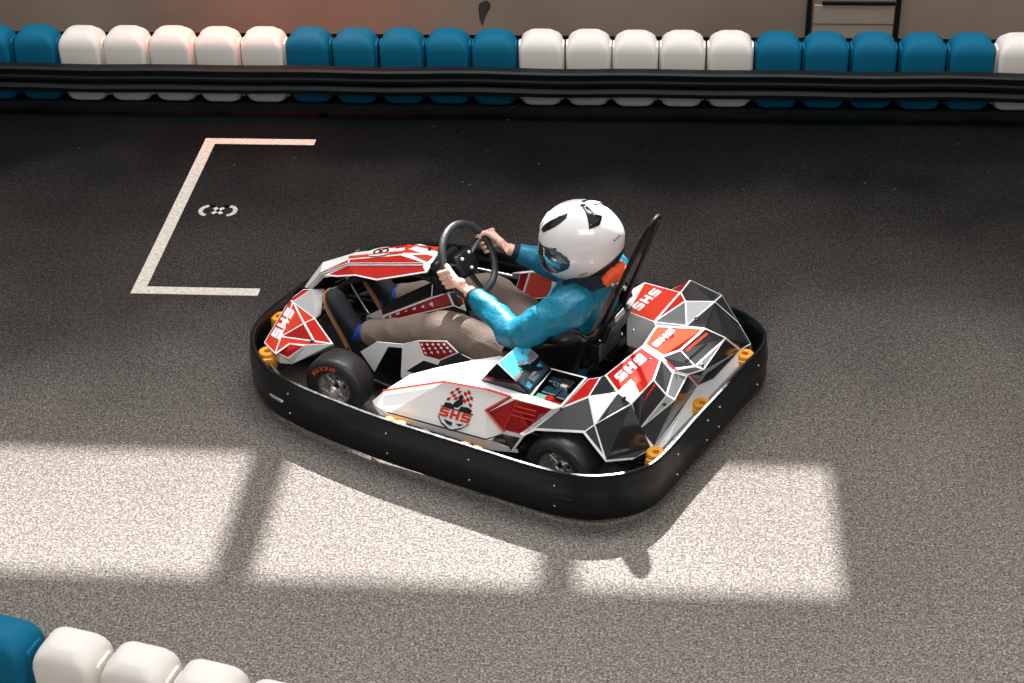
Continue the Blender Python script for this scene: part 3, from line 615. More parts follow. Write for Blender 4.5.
# engine bay beside the seat
bm = bmesh.new()
o1, o2, o3, o4 = V['o1'], V['o2'], V['o3'], V['o4']
dz = Vector((0, 0, -.055))
for a, b_ in ((o1, o2), (o2, o3), (o3, o4), (o4, o1)):
    bm.faces.new([bm.verts.new(p) for p in (a, b_, b_+dz, a+dz)])
bm.faces.new([bm.verts.new(p+dz) for p in (o1, o2, o3, o4)])
bay = link('equipment_bay', bm, 'black', kart)
bm = bmesh.new()
def lerp4(u, v, z=0): return o1.lerp(o2, u).lerp(o4.lerp(o3, u), v)+Vector((0, 0, z))
for u, v, s, z, mi in ((.25, .2, (.05, .04, .03), -.045, 0), (.6, .25, (.06, .05, .04), -.04, 1), (.35, .55, (.07, .05, .03), -.045, 0), (.75, .6, (.04, .05, .035), -.045, 0), (.2, .8, (.05, .03, .02), -.04, 2), (.55, .5, (.02, .09, .02), -.03, 0), (.62, .38, (.03, .02, .03), -.03, 3)):
    box(bm, lerp4(u, v, z+.014), s, bev=.004, mi=mi)
link_each('control_unit', bm, ['teal', 'black', 'lcd', 'lgrey'], bay)
bm = bmesh.new(); p = lerp4(.52, .86, -.02); lathe(bm, [(0, .022), (.014, .022), (.02, .016), (.022, .004), (.026, 0), (.026, -.02), (0, -.02)], p, (0, 0, 1), 20, closed=False); box(bm, lerp4(.8, .85, -.03), (.05, .03, .02), bev=.004)
link('red_switch', bm, 'red', bay, smooth=40)
bm = bmesh.new()
for k in range(4): tube(bm, [lerp4(.15+.1*k, .15, -.03), lerp4(.3+.1*k, .4, -.005), lerp4(.5+.08*k, .5, -.02), lerp4(.6+.1*k, .8, -.04)], .003, 6, sub=4)
link_each('cable', bm, 'teal', bay, smooth=60)
bm = bmesh.new(); polyline(bm, [o4, o1, o2, o3, o4], .010, 0, .001, Vector((0, 0, 1))); link('bay_rim', bm, 'white', bay)
# wedge shaped display housing
A, B, C = V['w1'], V['w2'], V['w3']; dd = Vector((-.011, -.186, .0))
A2, B2, C2 = A+dd, Vector((-.442, .301, .412)), C+dd
bm = bmesh.new()
vv = [bm.verts.new(p) for p in (A, B, C, A2, B2, C2)]
for f in ((0, 1, 2), (3, 5, 4), (0, 2, 5, 3), (0, 3, 4, 1), (2, 1, 4, 5)): bm.faces.new([vv[i] for i in f])
bmesh.ops.recalc_face_normals(bm, faces=bm.faces[:])
bmesh.ops.bevel(bm, geom=bm.edges[:], offset=.004, segments=2, affect='EDGES')
hs = link('display_housing', bm, 'gloss', kart, smooth=30)
bm = bmesh.new(); q = [C, C2, C2.lerp(B2, .52), C.lerp(B, .55)]; ref = (-1, 0, 1)
decal(bm, q, [[(.0, .0), (1, 0), (1, 1), (0, 1)]], 1, .002, ref)
decal(bm, q, [[(.03, .03), (.97, .03), (.97, .97), (.03, .97)]], 0, .003, ref)
decal(bm, q, [[(.3, .42), (.45, .36), (.6, .36), (.66, .44), (.64, .80), (.36, .84)]], 1, .004, ref)
decal(bm, q, [[(.66, .64), (.97, .55), (.97, .97), (.62, .97)], [(.03, .82), (.3, .86), (.3, .97), (.03, .97)], [(.68, .30), (.8, .34), (.7, .5)]], 2, .0045, ref)
decal(bm, q, [[(.40, .55+.07*k), (.62, .55+.07*k), (.62, .58+.07*k), (.40, .58+.07*k)] for k in range(3)], 3, .005, ref)
link('display_sticker', bm, ['cyan', 'lgrey', 'mgrey', 'red'], hs)
bm = bmesh.new(); q = [C.lerp(B, .6), C2.lerp(B2, .58), B2.lerp(C2, .06), B.lerp(C, .06)]
decal(bm, q, [[(.05, .1), (.95, .1), (.95, .9), (.05, .9)]], 0, .002, ref); decal(bm, q, [[(.3, .3), (.6, .25), (.62, .7), (.34, .75)]], 1, .003, ref); decal(bm, q, [[(.65, .15), (.9, .2), (.85, .5)], [(.1, .5), (.25, .4), (.25, .8), (.12, .85)]], 2, .003, ref)  # blue patches paint the sticker's iridescent reflection onto the window
link('display_window', bm, ['teal', 'chrome', 'irid'], hs)

# nose cone
nose = shell('nose_cone', [
 (['n1', 'n2', 'n19', 'n11', 'n12'], OR, .004), (['n2', 'n3', 'n4', 'n19'], RD, .004), (['n19', 'n4', 'n5', 'n6', 'n7'], LG, 0), (['n19', 'n7', 'n8'], OR, .004), (['n19', 'n8', 'n11'], OR, .004),
 (['n8', 'n7', 'n9', 'n10'], RD, .005), (['n8', 'n10', 'n11'], DR, .004), (['n11', 'n10', 'n9', 'n14', 'n13', 'n12'], OR, .003), (['n12', 'n13', 'n14', 'n15', 'n16'], RD, .005), (['n15', 'n14', 'n9', 'n20', 'n18'], W_, 0),
 (['n16', 'n15', 'n18', 'n17'], W_, 0), (['n1', 'n12', 'n16', 'n17', drop('n1', .15, 0, -.01)], W_, 0), (['n1', drop('n1', .15, 0, -.01), drop('n2', .15, 0, -.01), 'n2'], RD, .004),
], extra=lambda bm: (decal(bm, DQ['shs_nose'], SHS, W_, .004)), up=(0, 0, 1))
nm = dict(V)
nr = {}
shell('nose_cone', [
 (['n2', 'n1', 'n11', 'n10', 'n9', 'n7', 'n6', 'n19'], W_, .004), (['n1', 'n17', 'n18', 'n9', 'n10', 'n11'], W_, 0), (['n2', drop('n2', .15, 0, -.01, VM), drop('n1', .15, 0, -.01, VM), 'n1'], RD, .004),
], g=VM)
screws('screw', [V['n10']*.75+V['n14']*.25+Vector((0, 0, .004))], nose)
# bridge with the number, standing from nose to steering column
bridge = shell('number_panel', [
 (['f1', 'f3', 'f19', 'f2'], W_, .003), (['f3', 'f5', 'f16', 'f19'], W_, 0), (['f19', 'f16', 'f14', 'f4'], OR, .003), (['f4', 'f14', 'f12', 'f13'], RD, [.006, 0, .006, .006]), (['f5', 'f6', 'f17', 'f16'], W_, 0), (['f16', 'f17', 'f18', 'f15', 'f14'], RD, .004),
 (['f6', 'f7', 'f8', 'f9', 'f18', 'f17'], W_, 0), (['f14', 'f15', 'f10', 'f11', 'f12'], RD, [.006, .006, .006, .006, 0]), (['f9', 'f10', 'f15', 'f18'], W_, .003), (['f2', 'f19', 'f4'], LG, 0),
], extra=lambda bm: (
  polyline(bm, [V['f2'].lerp(V['f1'], .3), V['f19'].lerp(V['f4'], .5), V['f14'], V['f15']], .013, W_, .003, Vector((-.2, .4, .9))), polyline(bm, [V['f2'].lerp(V['f1'], .3), V['f19'].lerp(V['f4'], .5), V['f14'], V['f15']], .005, BK, .0045, Vector((-.2, .4, .9))),
  polyline(bm, [V['f17'].lerp(V['f6'], .36)+Vector((-.006, 0, 0)), V['f18'].lerp(V['f9'], .36)], .030, OR, .003, Vector((-.1, .2, .95))), polyline(bm, [V['f17'].lerp(V['f6'], .78), V['f8'].lerp(V['f9'], .25)], .026, OR, .003, Vector((-.1, .2, .95))),
  polyline(bm, [V['f16'].lerp(V['f5'], .16), V['f17'].lerp(V['f6'], .18)], .013, OR, .003, Vector((-.1, .2, .95))),
  polyline(bm, [V['f5'].lerp(V['f6'], .45)+Vector((0, .008, 0)), V['f6']+Vector((0, .008, 0))], .008, RD, .003, Vector((-.1, .2, .95)))))
bm = bmesh.new(); e8 = DQ['eight']; o_ = sum((Vector(p) for p in e8), Vector())/4; ux = (Vector(e8[1])-Vector(e8[0])); uy = (Vector(e8[3])-Vector(e8[0])); nz = ux.cross(uy).normalized(); nz = nz if nz.z > 0 else -nz
f = bm.faces.new([bm.verts.new(o_+ux*.85*math.cos(a)+uy*.72*math.sin(a)+nz*.007) for a in (2*math.pi*i/24 for i in range(24))]); f.material_index = 0
for s in (-.22, .22):
    for i in range(16):
        a, a2 = 2*math.pi*i/16, 2*math.pi*(i+1)/16
        f = bm.faces.new([bm.verts.new(o_+ux*(s+rx*math.cos(b_))+uy*ry*math.sin(b_)+nz*.0085) for rx, ry, b_ in ((.13, .25, a), (.24, .45, a), (.24, .45, a2), (.13, .25, a2))]); f.material_index = 1
link('race_number', bm, ['white', 'black'], bridge)
bm = bmesh.new(); cyl(bm, V['f9']*.5+V['f8']*.5+Vector((.04, -.0, -.004)), V['f9']*.5+V['f8']*.5+Vector((.04, 0, .006)), .008); link('screw', bm, 'black', bridge)
bm = bmesh.new()
for s in (-1, 1): tube(bm, [(.83, .03*s, .12), (.80, .03*s, .30), (.66, .04*s, .39), (.42, .045*s, .49), (.3, .03*s, .48)], .011, 10, sub=4)
link('panel_bracket', bm, 'black', kart, smooth=60)

# inner fairing beside the near leg (i = left), mirrored on the far side
def mir(v): return Vector((v.x, -v.y, v.z))
ifc = [(['i1', 'i2', 'i10', 'i9', 'i18'], W_, 0), (['i2', 'i3', 'i11', 'i10'], W_, 0), (['i3', 'i4', 'i5', 'i12', 'i8', 'i11'], W_, 0), (['i4', 'i17', 'i16', 'i6', 'i5'], DR, .004), (['i5', 'i6', 'i14', 'i13'], W_, 0), (['i5', 'i13', 'i12'], W_, 0), (['i12', 'i15', 'i7', 'i8'], W_, 0),
  (['i6', 'i14', (.0, .3, .2), (-.1, .3, .33), 'i16'], DG, 0), (['i14', 'i15', 'i7', (.0, .3, .15), (.0, .3, .2)], BK, 0), (['i13', 'i14', 'i15', 'i12'], BK, 0)]
def dots(bm):
    P0, P1, P2, P3 = V['i4'], V['i17'], V['i16'], V['i5']
    for i in range(5):
        for j in range(3):
            p = P0.lerp(P1, .12+.19*i).lerp(P3.lerp(P2, .12+.19*i), .2+.28*j)+Vector((0, .0045, 0)); s = .006
            f = bm.faces.new([bm.verts.new(p+Vector(d)) for d in ((-s, 0, -s*.7), (s, 0, 0), (-s*.3, 0, s))]); f.material_index = W_
fr_ = shell('leg_fairing', ifc, extra=dots, up=(0, 1, 0))
shell('leg_fairing', ifc, g=lambda n_: mir(V[n_]), up=(0, -1, 0)) if False else None
bm = bmesh.new()
for s in (-1,):
    prof = [(.5, .18), (.42, .22), (.25, .24), (.07, .24), (0, .20), (.3, .10), (.43, .10)]
    loft(bm, [[Vector((x, s*.30, z)) for x, z in prof], [Vector((x, s*.306, z)) for x, z in prof]])
link('leg_fairing', bm, 'white', kart)

# central tunnel between the legs
def tmir(a): return Vector((a.x-.0, -a.y-.02, a.z))
tb = [(['t2', 't9', 't4', 't3'], BK, [0, 0, .004, 0]), (['t9', 't8', 't7', 't5', 't4'], BK, 0), (['t7', 't6', 't5'], BK, 0), (['t3', 't4', 't5', 't10', 't11'], DR, [.006, .006, .007, .004, .003]), (['t1', 't2', 't3', 't11'], LG, 0),
      (['t5', 't12', 't13', 't10'], BK, .004), (['t5', 't6', 't12'], BK, 0), (['t11', 't10', (.19, .085, .06), (.56, .085, .06)], DG, 0), (['t10', 't13', (.12, .08, .06), (.19, .085, .06)], DG, 0),
      (['t2', 't9', (.54, -.09, .1), (.62, -.08, .1)], BK, 0), (['t9', 't8', 't7', (.26, -.09, .1), (.54, -.09, .1)], BK, 0), (['t7', 't6', 't12', (.12, -.08, .1), (.26, -.09, .1)], BK, 0), (['t1', 't2', (.62, -.08, .1), (.66, .04, .06)], LG, 0)]
def tdots(bm):
    for i in range(6):
        p = V['t3'].lerp(V['t4'], .12+i*.14).lerp(V['t11'].lerp(V['t10'], .12+i*.14), .45)+Vector((0, .003, .002)); s = .009+.004*(i % 2)
        f = bm.faces.new([bm.verts.new(p+Vector(d)) for d in ((-s, 0, -s*.8), (s, 0, -s*.2), (-s*.3, 0, s))]); f.material_index = W_
    for i in range(3):
        p = V['t12'].lerp(V['t13'], .2+.28*i)+Vector((.006, .008, 0)); s = .014
        f = bm.faces.new([bm.verts.new(p+Vector(d)) for d in ((-s, 0, -s*.8), (s, 0, -s*.2), (-s*.3, 0, s))]); f.material_index = (W_, RD, W_)[i]
    polyline(bm, [V['t8'], V['t9'].lerp(V['t4'], .95)], .004, W_, .002, Vector((0, .2, .95)))
shell('centre_tunnel', tb, extra=tdots, up=(0, .5, 1), th=.004)

# pedals
for s, nme in ((1, 'brake_pedal'), (-1, 'throttle_pedal')):
    bm = bmesh.new(); y = .15*s; dx = .05 if s < 0 else 0
    tube(bm, [(.66+dx, y-.055*s, .07), (.72+dx, y-.05*s, .14), (.795+dx, y-.045*s, .25), (.80+dx, y-.02*s, .27)], .007, 10, sub=4)
    tube(bm, [(.80+dx, y-.06*s, .26), (.80+dx, y+.03*s, .265)], .010, 10)
    tube(bm, [(.66+dx, y-.10*s, .07), (.66+dx, y+.06*s, .07)], .010, 10)
    link(nme, bm, 'metal', kart, smooth=50)
bm = bmesh.new(); tube(bm, [(.83, -.03, .10), (.5, -.03, .22), (.22, 0, .50)], .012, 12); tube(bm, [(.76, .10, .27), (.62, .02, .13)], .006, 8)
tube(bm, [(.60, .46, .13), (.7, 0, .11), (.60, -.46, .13)], .008, 8)
link('steering_column', bm, 'dmetal', kart, smooth=50)

# steering wheel
SC = Vector((.127, 0, .609)); SU = Vector((math.sin(R(30)), 0, math.cos(R(30)))); SL = Vector((0, 1, 0)); SN = SU.cross(SL).normalized()
SN = SN if SN.x < 0 else -SN            # faces the driver
SR = .163
def rim(th, r=SR): return SC+SL*(r*math.cos(th))+SU*(r*math.sin(th))
sw = bpy.data.objects.new('steering_wheel', None); COL.objects.link(sw); sw.parent = kart
bm = bmesh.new(); pts = []
for i in range(48):
    th = 2*math.pi*i/48; r = SR*(1-.10*max(0, -math.sin(th))**6); pts.append(rim(th, r))
tube(bm, pts, (.0165, .0145), 14, closed=True); link('wheel_rim', bm, 'swrim', sw, smooth=70)
bm = bmesh.new()
for a in (R(20), R(160), R(270)):
    tube(bm, [SC-SN*.03+(rim(a, .03)-SC), SC-SN*.02+(rim(a, .09)-SC), rim(a, SR-.005)], [(.022, .006), (.018, .005), (.012, .005)], 10)
link_each('spoke', bm, 'black', sw, smooth=50)
bm = bmesh.new(); rot = Matrix((SL, SU, SN)).transposed()
box(bm, SC-SN*.02, (.13, .11, .03), rot, bev=.02, seg=3)
link('centre_pad', bm, 'black', sw, smooth=50)
bm = bmesh.new()
for u, v in ((.03, .025), (-.03, .03), (.0, -.03)): ball(bm, SC+SL*u+SU*v-SN*.003, .008, 12)
link_each('button', bm, 'white', sw, smooth=60)
bm = bmesh.new(); rotc = Matrix((SL, SU, SN)).transposed()
box(bm, SC-SN*.06+Vector((.05, 0, -.03)), (.18, .13, .05), rotc, bev=.02, seg=3); box(bm, (.24, 0, .50), (.10, .14, .08), Matrix.Rotation(R(-35), 3, 'Y'), bev=.02, seg=3)
link_each('column_shroud', bm, 'black', kart, smooth=50)

# seat
def seat_section(x, zc, hw, zs, n_=18, t=0, lean=0):
    out = []
    for i in range(n_+1):
        u = -1+2*i/n_; a = abs(u)
        z = zc+(zs-zc)*(a**3.2); out.append(Vector((x-lean*(z-zc), u*hw*(1-.06*a), z)))
    return out
secs = [(.03, .20, .17, .21), (-.02, .16, .185, .22), (-.12, .12, .20, .30), (-.22, .12, .235, .47), (-.31, .14, .25, .555), (-.39, .20, .25, .58), (-.47, .30, .23, .565), (-.51, .40, .20, .53), (-.545, .48, .18, .54), (-.56, .54, .16, .56)]
bm = bmesh.new(); rows = []
for (x, zc, hw, zs) in secs: rows.append(seat_section(x, zc, hw, zs, lean=.18 if x < -.3 else 0))
sm = [];
for j in range(len(rows[0])):
    s_, _ = spline([r[j] for r in rows], .1, 4); sm.append(s_)
rv = [[bm.verts.new(p) for p in s_] for s_ in sm]
for i in range(len(rv)-1):
    for j in range(len(rv[0])-1): bm.faces.new((rv[i][j], rv[i][j+1], rv[i+1][j+1], rv[i+1][j]))
seat = link('seat', bm, 'seat', kart, smooth=70); md = seat.modifiers.new('thickness', 'SOLIDIFY'); md.thickness = .012; md.offset = -1
bm = bmesh.new(); edge = [rows[i][-1] for i in range(len(rows))]
tube(bm, edge, .008, 10, sub=4); tube(bm, [mir(p) for p in edge], .008, 10, sub=4); tube(bm, rows[-1], .008, 10)
link('seat_edge', bm, 'black', seat, smooth=60)
# head restraint hoop behind the seat
bm = bmesh.new()
hp = [(-.51, .085, .40), (-.575, .09, .58), (-.66, .078, .82), (-.72, .055, .985), (-.742, .028, 1.033), (-.746, 0, 1.043), (-.742, -.028, 1.033), (-.72, -.055, .985), (-.66, -.078, .82), (-.575, -.09, .58), (-.51, -.085, .40)]
tube(bm, hp, (.011, .011), 12, sub=5)
hoop = link('head_restraint', bm, 'rail', kart, smooth=60)
bm = bmesh.new(); tube(bm, [(-.668, .0, .87), (-.70, .013, .935), (-.715, 0, .99), (-.70, -.013, .935), (-.668, 0, .87)], .004, 8, sub=4); link('strap_guide', bm, 'dmetal', hoop, smooth=60)
bm = bmesh.new()
box(bm, (-.575, 0, .50), (.03, .19, .10), Matrix.Rotation(R(-20), 3, 'Y'), bev=.006); box(bm, (-.54, .03, .42), (.05, .20, .09), bev=.008)
link_each('restraint_bracket', bm, 'black', hoop)
bm = bmesh.new()
for p in ((-.592, .07, .53), (-.592, -.07, .53), (-.60, 0, .46), (-.55, .10, .47), (-.625, -.06, .45)): ball(bm, p, .007, 12)
link_each('bolt', bm, 'metal', hoop, smooth=60)
bm = bmesh.new()
for s, x0 in ((1, -.59), (-1, -.605)):
    box(bm, (-.603+.004*s, .04+.014*s, .712+.004*s), (.05, .020, .014), Matrix.Rotation(R(-25), 3, 'Y'), bev=.003)
link_each('belt_adjuster', bm, 'metal', hoop)
bm = bmesh.new(); loft(bm, [[Vector((x-.003, y, z)), Vector((x-.003, -y, z)), Vector((x+.006, -y, z)), Vector((x+.006, y, z))] for x, y, z in ((-.672, .060, .86), (-.695, .060, .92), (-.72, .05, .985), (-.738, .028, 1.025))])
link('restraint_pad', bm, 'rubber', hoop, smooth=50)
# inertia reel under the strap
bm = bmesh.new(); box(bm, (-.475, .07, .37), (.08, .085, .10), Matrix.Rotation(R(-15), 3, 'Y'), bev=.01); cyl(bm, (-.47, .02, .37), (-.47, .13, .37), .045)
reel = link('belt_reel', bm, 'black', kart, smooth=40)
bm = bmesh.new(); box(bm, (-.517, .07, .385), (.004, .05, .05), Matrix.Rotation(R(-15), 3, 'Y')); link('label_plate', bm, 'strap', reel)
def ribbon(bm, pts, w_, side, t=.003):
    pts = [Vector(p) for p in pts]; sp_, _ = spline(pts, .1, 5); rings = []
    for i, p in enumerate(sp_):
        a = sp_[max(0, i-1)]; b_ = sp_[min(len(sp_)-1, i+1)]; d = (b_-a).normalized(); s = Vector(side); s = (s-d*s.dot(d)).normalized(); nn = d.cross(s)
        rings.append([p+s*w_/2+nn*t/2, p+s*w_/2-nn*t/2, p-s*w_/2-nn*t/2, p-s*w_/2+nn*t/2])
    loft(bm, rings)
bm = bmesh.new(); ribbon(bm, [(-.612, .06, .73), (-.612, .10, .72), (-.60, .16, .66), (-.555, .17, .56), (-.51, .12, .44)], .028, (.3, 1, .2))
link('shoulder_belt', bm, 'strap', kart)
# ================================================================ the driver
# body, hands and clothes are grown from lofted limbs and fused into one continuous surface each
def frame_of(o): o.location = (KX, KY, 0); o.rotation_euler = (0, 0, KH)
def fuse(name, bm, m, parent, voxel, smooth_it=3, wr=None, fac=.5):
    me = bpy.data.meshes.new('tmp'); bm.to_mesh(me); bm.free(); t = bpy.data.objects.new('tmp', me); COL.objects.link(t)
    md = t.modifiers.new('r', 'REMESH'); md.mode = 'VOXEL'; md.voxel_size = voxel
    ms = t.modifiers.new('s', 'SMOOTH'); ms.factor = fac; ms.iterations = smooth_it
    bpy.context.view_layer.update()
    dg = bpy.context.evaluated_depsgraph_get(); out = bpy.data.meshes.new_from_object(t.evaluated_get(dg)); bpy.data.objects.remove(t)
    out.name = name; out.materials.clear(); out.materials.append(M[m])
    if wr:
        amp, sc = wr[:2]; nn = [v.normal.copy() for v in out.vertices]
        for v, n_ in zip(out.vertices, nn):
            q = v.co*sc; d = 1-abs(noise.noise(q+Vector((3, 1, 7))))*3.2; d2 = noise.noise(q*2.3)*.3
            v.co += n_*amp*(d*.6+d2)
    out.shade_smooth()
    o = bpy.data.objects.new(name, out); COL.objects.link(o); o.parent = parent; return o
def limb(bm, pts, rads, k=18, sub=5): tube(bm, pts, rads, k, sub=sub)
Ls, Rs = Vector((-.45, .175, .635)), Vector((-.45, -.175, .635))
Le, Re = Vector((-.25, .275, .52)), Vector((-.225, -.285, .50))
GL, GR = rim(R(2)), rim(R(176))                    # grips on the wheel rim
Lw, Rw = Vector((.035, .160, .573)), Vector((.032, -.165, .610))
HC = Vector((-.402, 0, .858))                      # head centre
HM = Matrix.Translation(HC) @ Matrix.Rotation(R(18), 4, 'Z') @ Matrix.Rotation(R(17), 4, 'Y')
Lh, Lk, La = Vector((-.27, .10, .215)), Vector((.115, .205, .375)), Vector((.555, .175, .215))
Rh_, Rk, Ra = Vector((-.27, -.10, .215)), Vector((.14, -.185, .345)), Vector((.60, -.155, .215))
bm = bmesh.new()
limb(bm, [(-.30, 0, .17), (-.33, 0, .28), (-.38, 0, .42), (-.43, 0, .56), (-.45, 0, .66), (-.445, 0, .70)], [(.15, .10), (.145, .10), (.13, .09), (.135, .09), (.115, .07), (.055, .05)])
limb(bm, [(-.455, 0, .66), (-.44, 0, .73), HC+Vector((-.015, 0, -.06))], [.058, .054, .058])
for s, e, w_ in ((Ls, Le, Lw), (Rs, Re, Rw)):
    limb(bm, [s+Vector((0, -s.y*.6, -.0)), s, s.lerp(e, .4), e, e.lerp(w_, .3), w_.lerp(e, .08), w_], [.045, .048, .045, .036, .036, (.028, .026), (.027, .025)])
for h_, k_, a_ in ((Lh, Lk, La), (Rh_, Rk, Ra)):
    limb(bm, [h_, h_.lerp(k_, .4), k_, k_.lerp(a_, .3), k_.lerp(a_, .8), a_], [.085, .072, .052, .05, .036, .034])
# head with face
def hp_(x, y, z): return HM @ Vector((x, y, z))
ball(bm, (0, 0, 0), 1, 8) if False else None
hb = bmesh.new(); bmesh.ops.create_uvsphere(hb, u_segments=32, v_segments=24, radius=1)
for v in hb.verts:
    x, y, z = v.co; x *= .095; y *= .075; z *= .112
    if z < -.02: y *= 1-.35*min(1, (-z-.02)/.09); x = x*(1-.15*min(1, (-z-.02)/.09)) if x > 0 else x*(1-.5*min(1, (-z-.02)/.09))
    v.co = HM @ Vector((x, y, z-.01))
me_ = bpy.data.meshes.new('h'); hb.to_mesh(me_); hb.free(); bm.from_mesh(me_); bpy.data.meshes.remove(me_)
tube(bm, [hp_(.088, 0, .012), hp_(.104, 0, -.02), hp_(.112, 0, -.036), hp_(.09, 0, -.045)], [.008, .011, .014, .008], 10, sub=3)
for s in (-1, 1): tube(bm, [hp_(.082, .05*s, .022), hp_(.094, .028*s, .028), hp_(.094, .01*s, .02)], [.006, .009, .006], 8); tube(bm, [hp_(-.0, .074*s, .02), hp_(-.006, .084*s, -.005), hp_(0, .076*s, -.035)], [.008, .012, .007], 10, sub=2)
tube(bm, [hp_(.084, .026, -.067), hp_(.093, 0, -.066), hp_(.084, -.026, -.067)], [.004, .007, .004], 8)
# hands
def hand(bm, G, W, side, tv):
    a = (G-W); a = (a-tv*a.dot(tv)).normalized(); b_ = tv.cross(a).normalized()
    if b_.y*side < 0: b_ = -b_
    K = G+b_*.026-a*.030
    hwd = .044
    rings = []
    for c_, hw, ht in ((W, .027, .024), (W.lerp(K, .3), .034, .021), (W.lerp(K, .65), .041, .0185), (K, hwd, .0155), (K+a*.008, hwd*.92, .010)):
        rings.append([c_+tv*math.cos(t)*hw+b_*math.sin(t)*ht for t in (2*math.pi*j/18 for j in range(18))])
    loft(bm, rings)
    lens = (.80, .96, 1.0, .92)   # little .. index
    for i in range(4):
        o_ = tv*((i-1.5)*.0222); l = lens[i]; sp_ = .002*(i-1.5)
        p = [K+o_-a*.012, K+o_+a*.014+b_*.002, G+o_+a*.018*l+b_*.024*l, G+o_+a*.0275*l-b_*.004, G+o_+a*.014-b_*.0265, G+o_-a*.006-b_*.0275]
        tube(bm, p, [.0108, .0108, .0102, .0096, .0088, .0064], 10, sub=3)
        ball(bm, K+o_+a*.006+b_*.003, .0112, 10)
    tb = W.lerp(K, .35)+tv*.020
    tube(bm, [tb-b_*.004, tb+tv*.018+a*.016-b_*.004, G+tv*.040-a*.020+b_*.0, G+tv*.047+a*.002-b_*.022, G+tv*.040+a*.018-b_*.030], [.0145, .0135, .0115, .0102, .0072], 12, sub=4)
    # palm heel
    ball(bm, W.lerp(K, .4)+tv*.012-b_*.006, (.02, .02, .02), 12)
tl = (rim(R(6))-rim(R(-2))).normalized(); tr_ = (rim(R(172))-rim(R(180))).normalized()
hand(bm, GL, Lw, 1, tl); hand(bm, GR, Rw, -1, tr_)
person = fuse('person', bm, 'skin', None, .0033, 2, fac=.35); frame_of(person)
tag(person, 'kart driver in white helmet, teal jacket and taupe trousers, seated, both hands on the wheel', 'person')
bm = bmesh.new()
for s in (-1, 1):
    ball(bm, hp_(.083, .031*s, .0), .0125, 14)
link_each('eye', bm, 'white', person, smooth=60)
# jacket
bm = bmesh.new()
limb(bm, [(-.285, 0, .19), (-.31, 0, .27), (-.36, 0, .40), (-.41, 0, .53), (-.44, 0, .635), (-.445, 0, .69), (-.44, 0, .725)], [(.185, .125), (.19, .135), (.185, .135), (.19, .14), (.175, .115), (.11, .09), (.085, .08)], 28)
for s, e, w_ in ((Ls, Le, Lw), (Rs, Re, Rw)):
    c_ = w_.lerp(e, .17); sg = 1 if s.y > 0 else -1
    limb(bm, [Vector((-.44, .06*sg, .62)), s+Vector((0, 0, .0)), s.lerp(e, .45)+Vector((0, .012*sg, 0)), e+Vector((-.01, .006*sg, -.008)), e.lerp(w_, .3)+Vector((0, 0, -.004)), e.lerp(w_, .6), c_, c_.lerp(w_, .05)], [.082, .084, .073, .064, .057, .049, (.041, .040), (.037, .036)], 24)
jk = fuse('jacket', bm, 'jacket', person, .006, 4, wr=(.009, 11))
# cuffs, collar, reflective piping
for e, w_ in ((Le, Lw), (Re, Rw)):
    c0 = w_.lerp(e, .22); c1 = w_.lerp(e, .075); bm = bmesh.new()
    tube(bm, [c0, c0.lerp(c1, .5), c1, c1.lerp(c0, .1)], [(.036, .035), (.0355, .034), (.031, .030), (.026, .025)], 22); link('cuff', bm, 'navy', jk, smooth=60)
bm = bmesh.new(); c0 = Lw.lerp(Le, .20); c1 = Lw.lerp(Le, .235); tube(bm, [c0, c1], [(.0385, .0375), (.0415, .0405)], 22); link('cuff_lining', bm, 'hivis', jk, smooth=60)
bm = bmesh.new()
ring = lambda z, rx, ry, dx: [Vector((-.445+dx+rx*math.cos(a), ry*math.sin(a), z+.03*math.cos(a)*-1)) for a in (2*math.pi*i/32 for i in range(32))]
loft(bm, [ring(.675, .115, .125, 0), ring(.71, .105, .115, -.005), ring(.735, .10, .108, -.012), ring(.745, .097, .105, -.018), ring(.735, .09, .098, -.015), ring(.70, .085, .095, 0)], cap=False)
link('collar', bm, 'navy', jk, smooth=60)
bm = bmesh.new(); loft(bm, [ring(.66, .075, .085, 0), ring(.70, .08, .088, -.01), ring(.735, .082, .09, -.018), ring(.742, .078, .086, -.018), ring(.70, .07, .078, -.01)], cap=True)
link('neck_tube', bm, 'navy', person, smooth=60)
bm = bmesh.new()
for q, (x_, y_, z_) in enumerate(((-.555, .045, .735), (-.57, .02, .75), (-.575, -.01, .755), (-.57, -.04, .745), (-.55, -.065, .73), (-.565, .0, .72))): ball(bm, (x_, y_, z_), (.026, .024, .032), 12)
fuse('neck_scarf', bm, 'hivis', person, .005, 5, wr=(.006, 40))
# trousers
bm = bmesh.new()
limb(bm, [(-.33, 0, .20), (-.28, 0, .20), (-.20, 0, .225)], [(.17, .11), (.175, .115), (.15, .10)], 24)
for h_, k_, a_ in ((Lh, Lk, La), (Rh_, Rk, Ra)):
    c_ = a_.lerp(k_, .03)
    limb(bm, [h_, h_.lerp(k_, .35), h_.lerp(k_, .75), k_, k_.lerp(a_, .3), k_.lerp(a_, .7), c_, c_+(a_-k_).normalized()*.004], [.110, .106, .094, .086, (.076, .074), (.066, .064), (.060, .058), .054], 24)
fuse('trousers', bm, 'pants', person, .006, 4, wr=(.0065, 9))
bm = bmesh.new(); tube(bm, [(-.205, .10, .36), (-.235, .165, .345), (-.25, .195, .30), (-.26, .20, .24)], [(.02, .012), (.03, .014), (.03, .014), (.02, .01)], 12, sub=4); link('jacket_hem', bm, 'navy', jk, smooth=60)
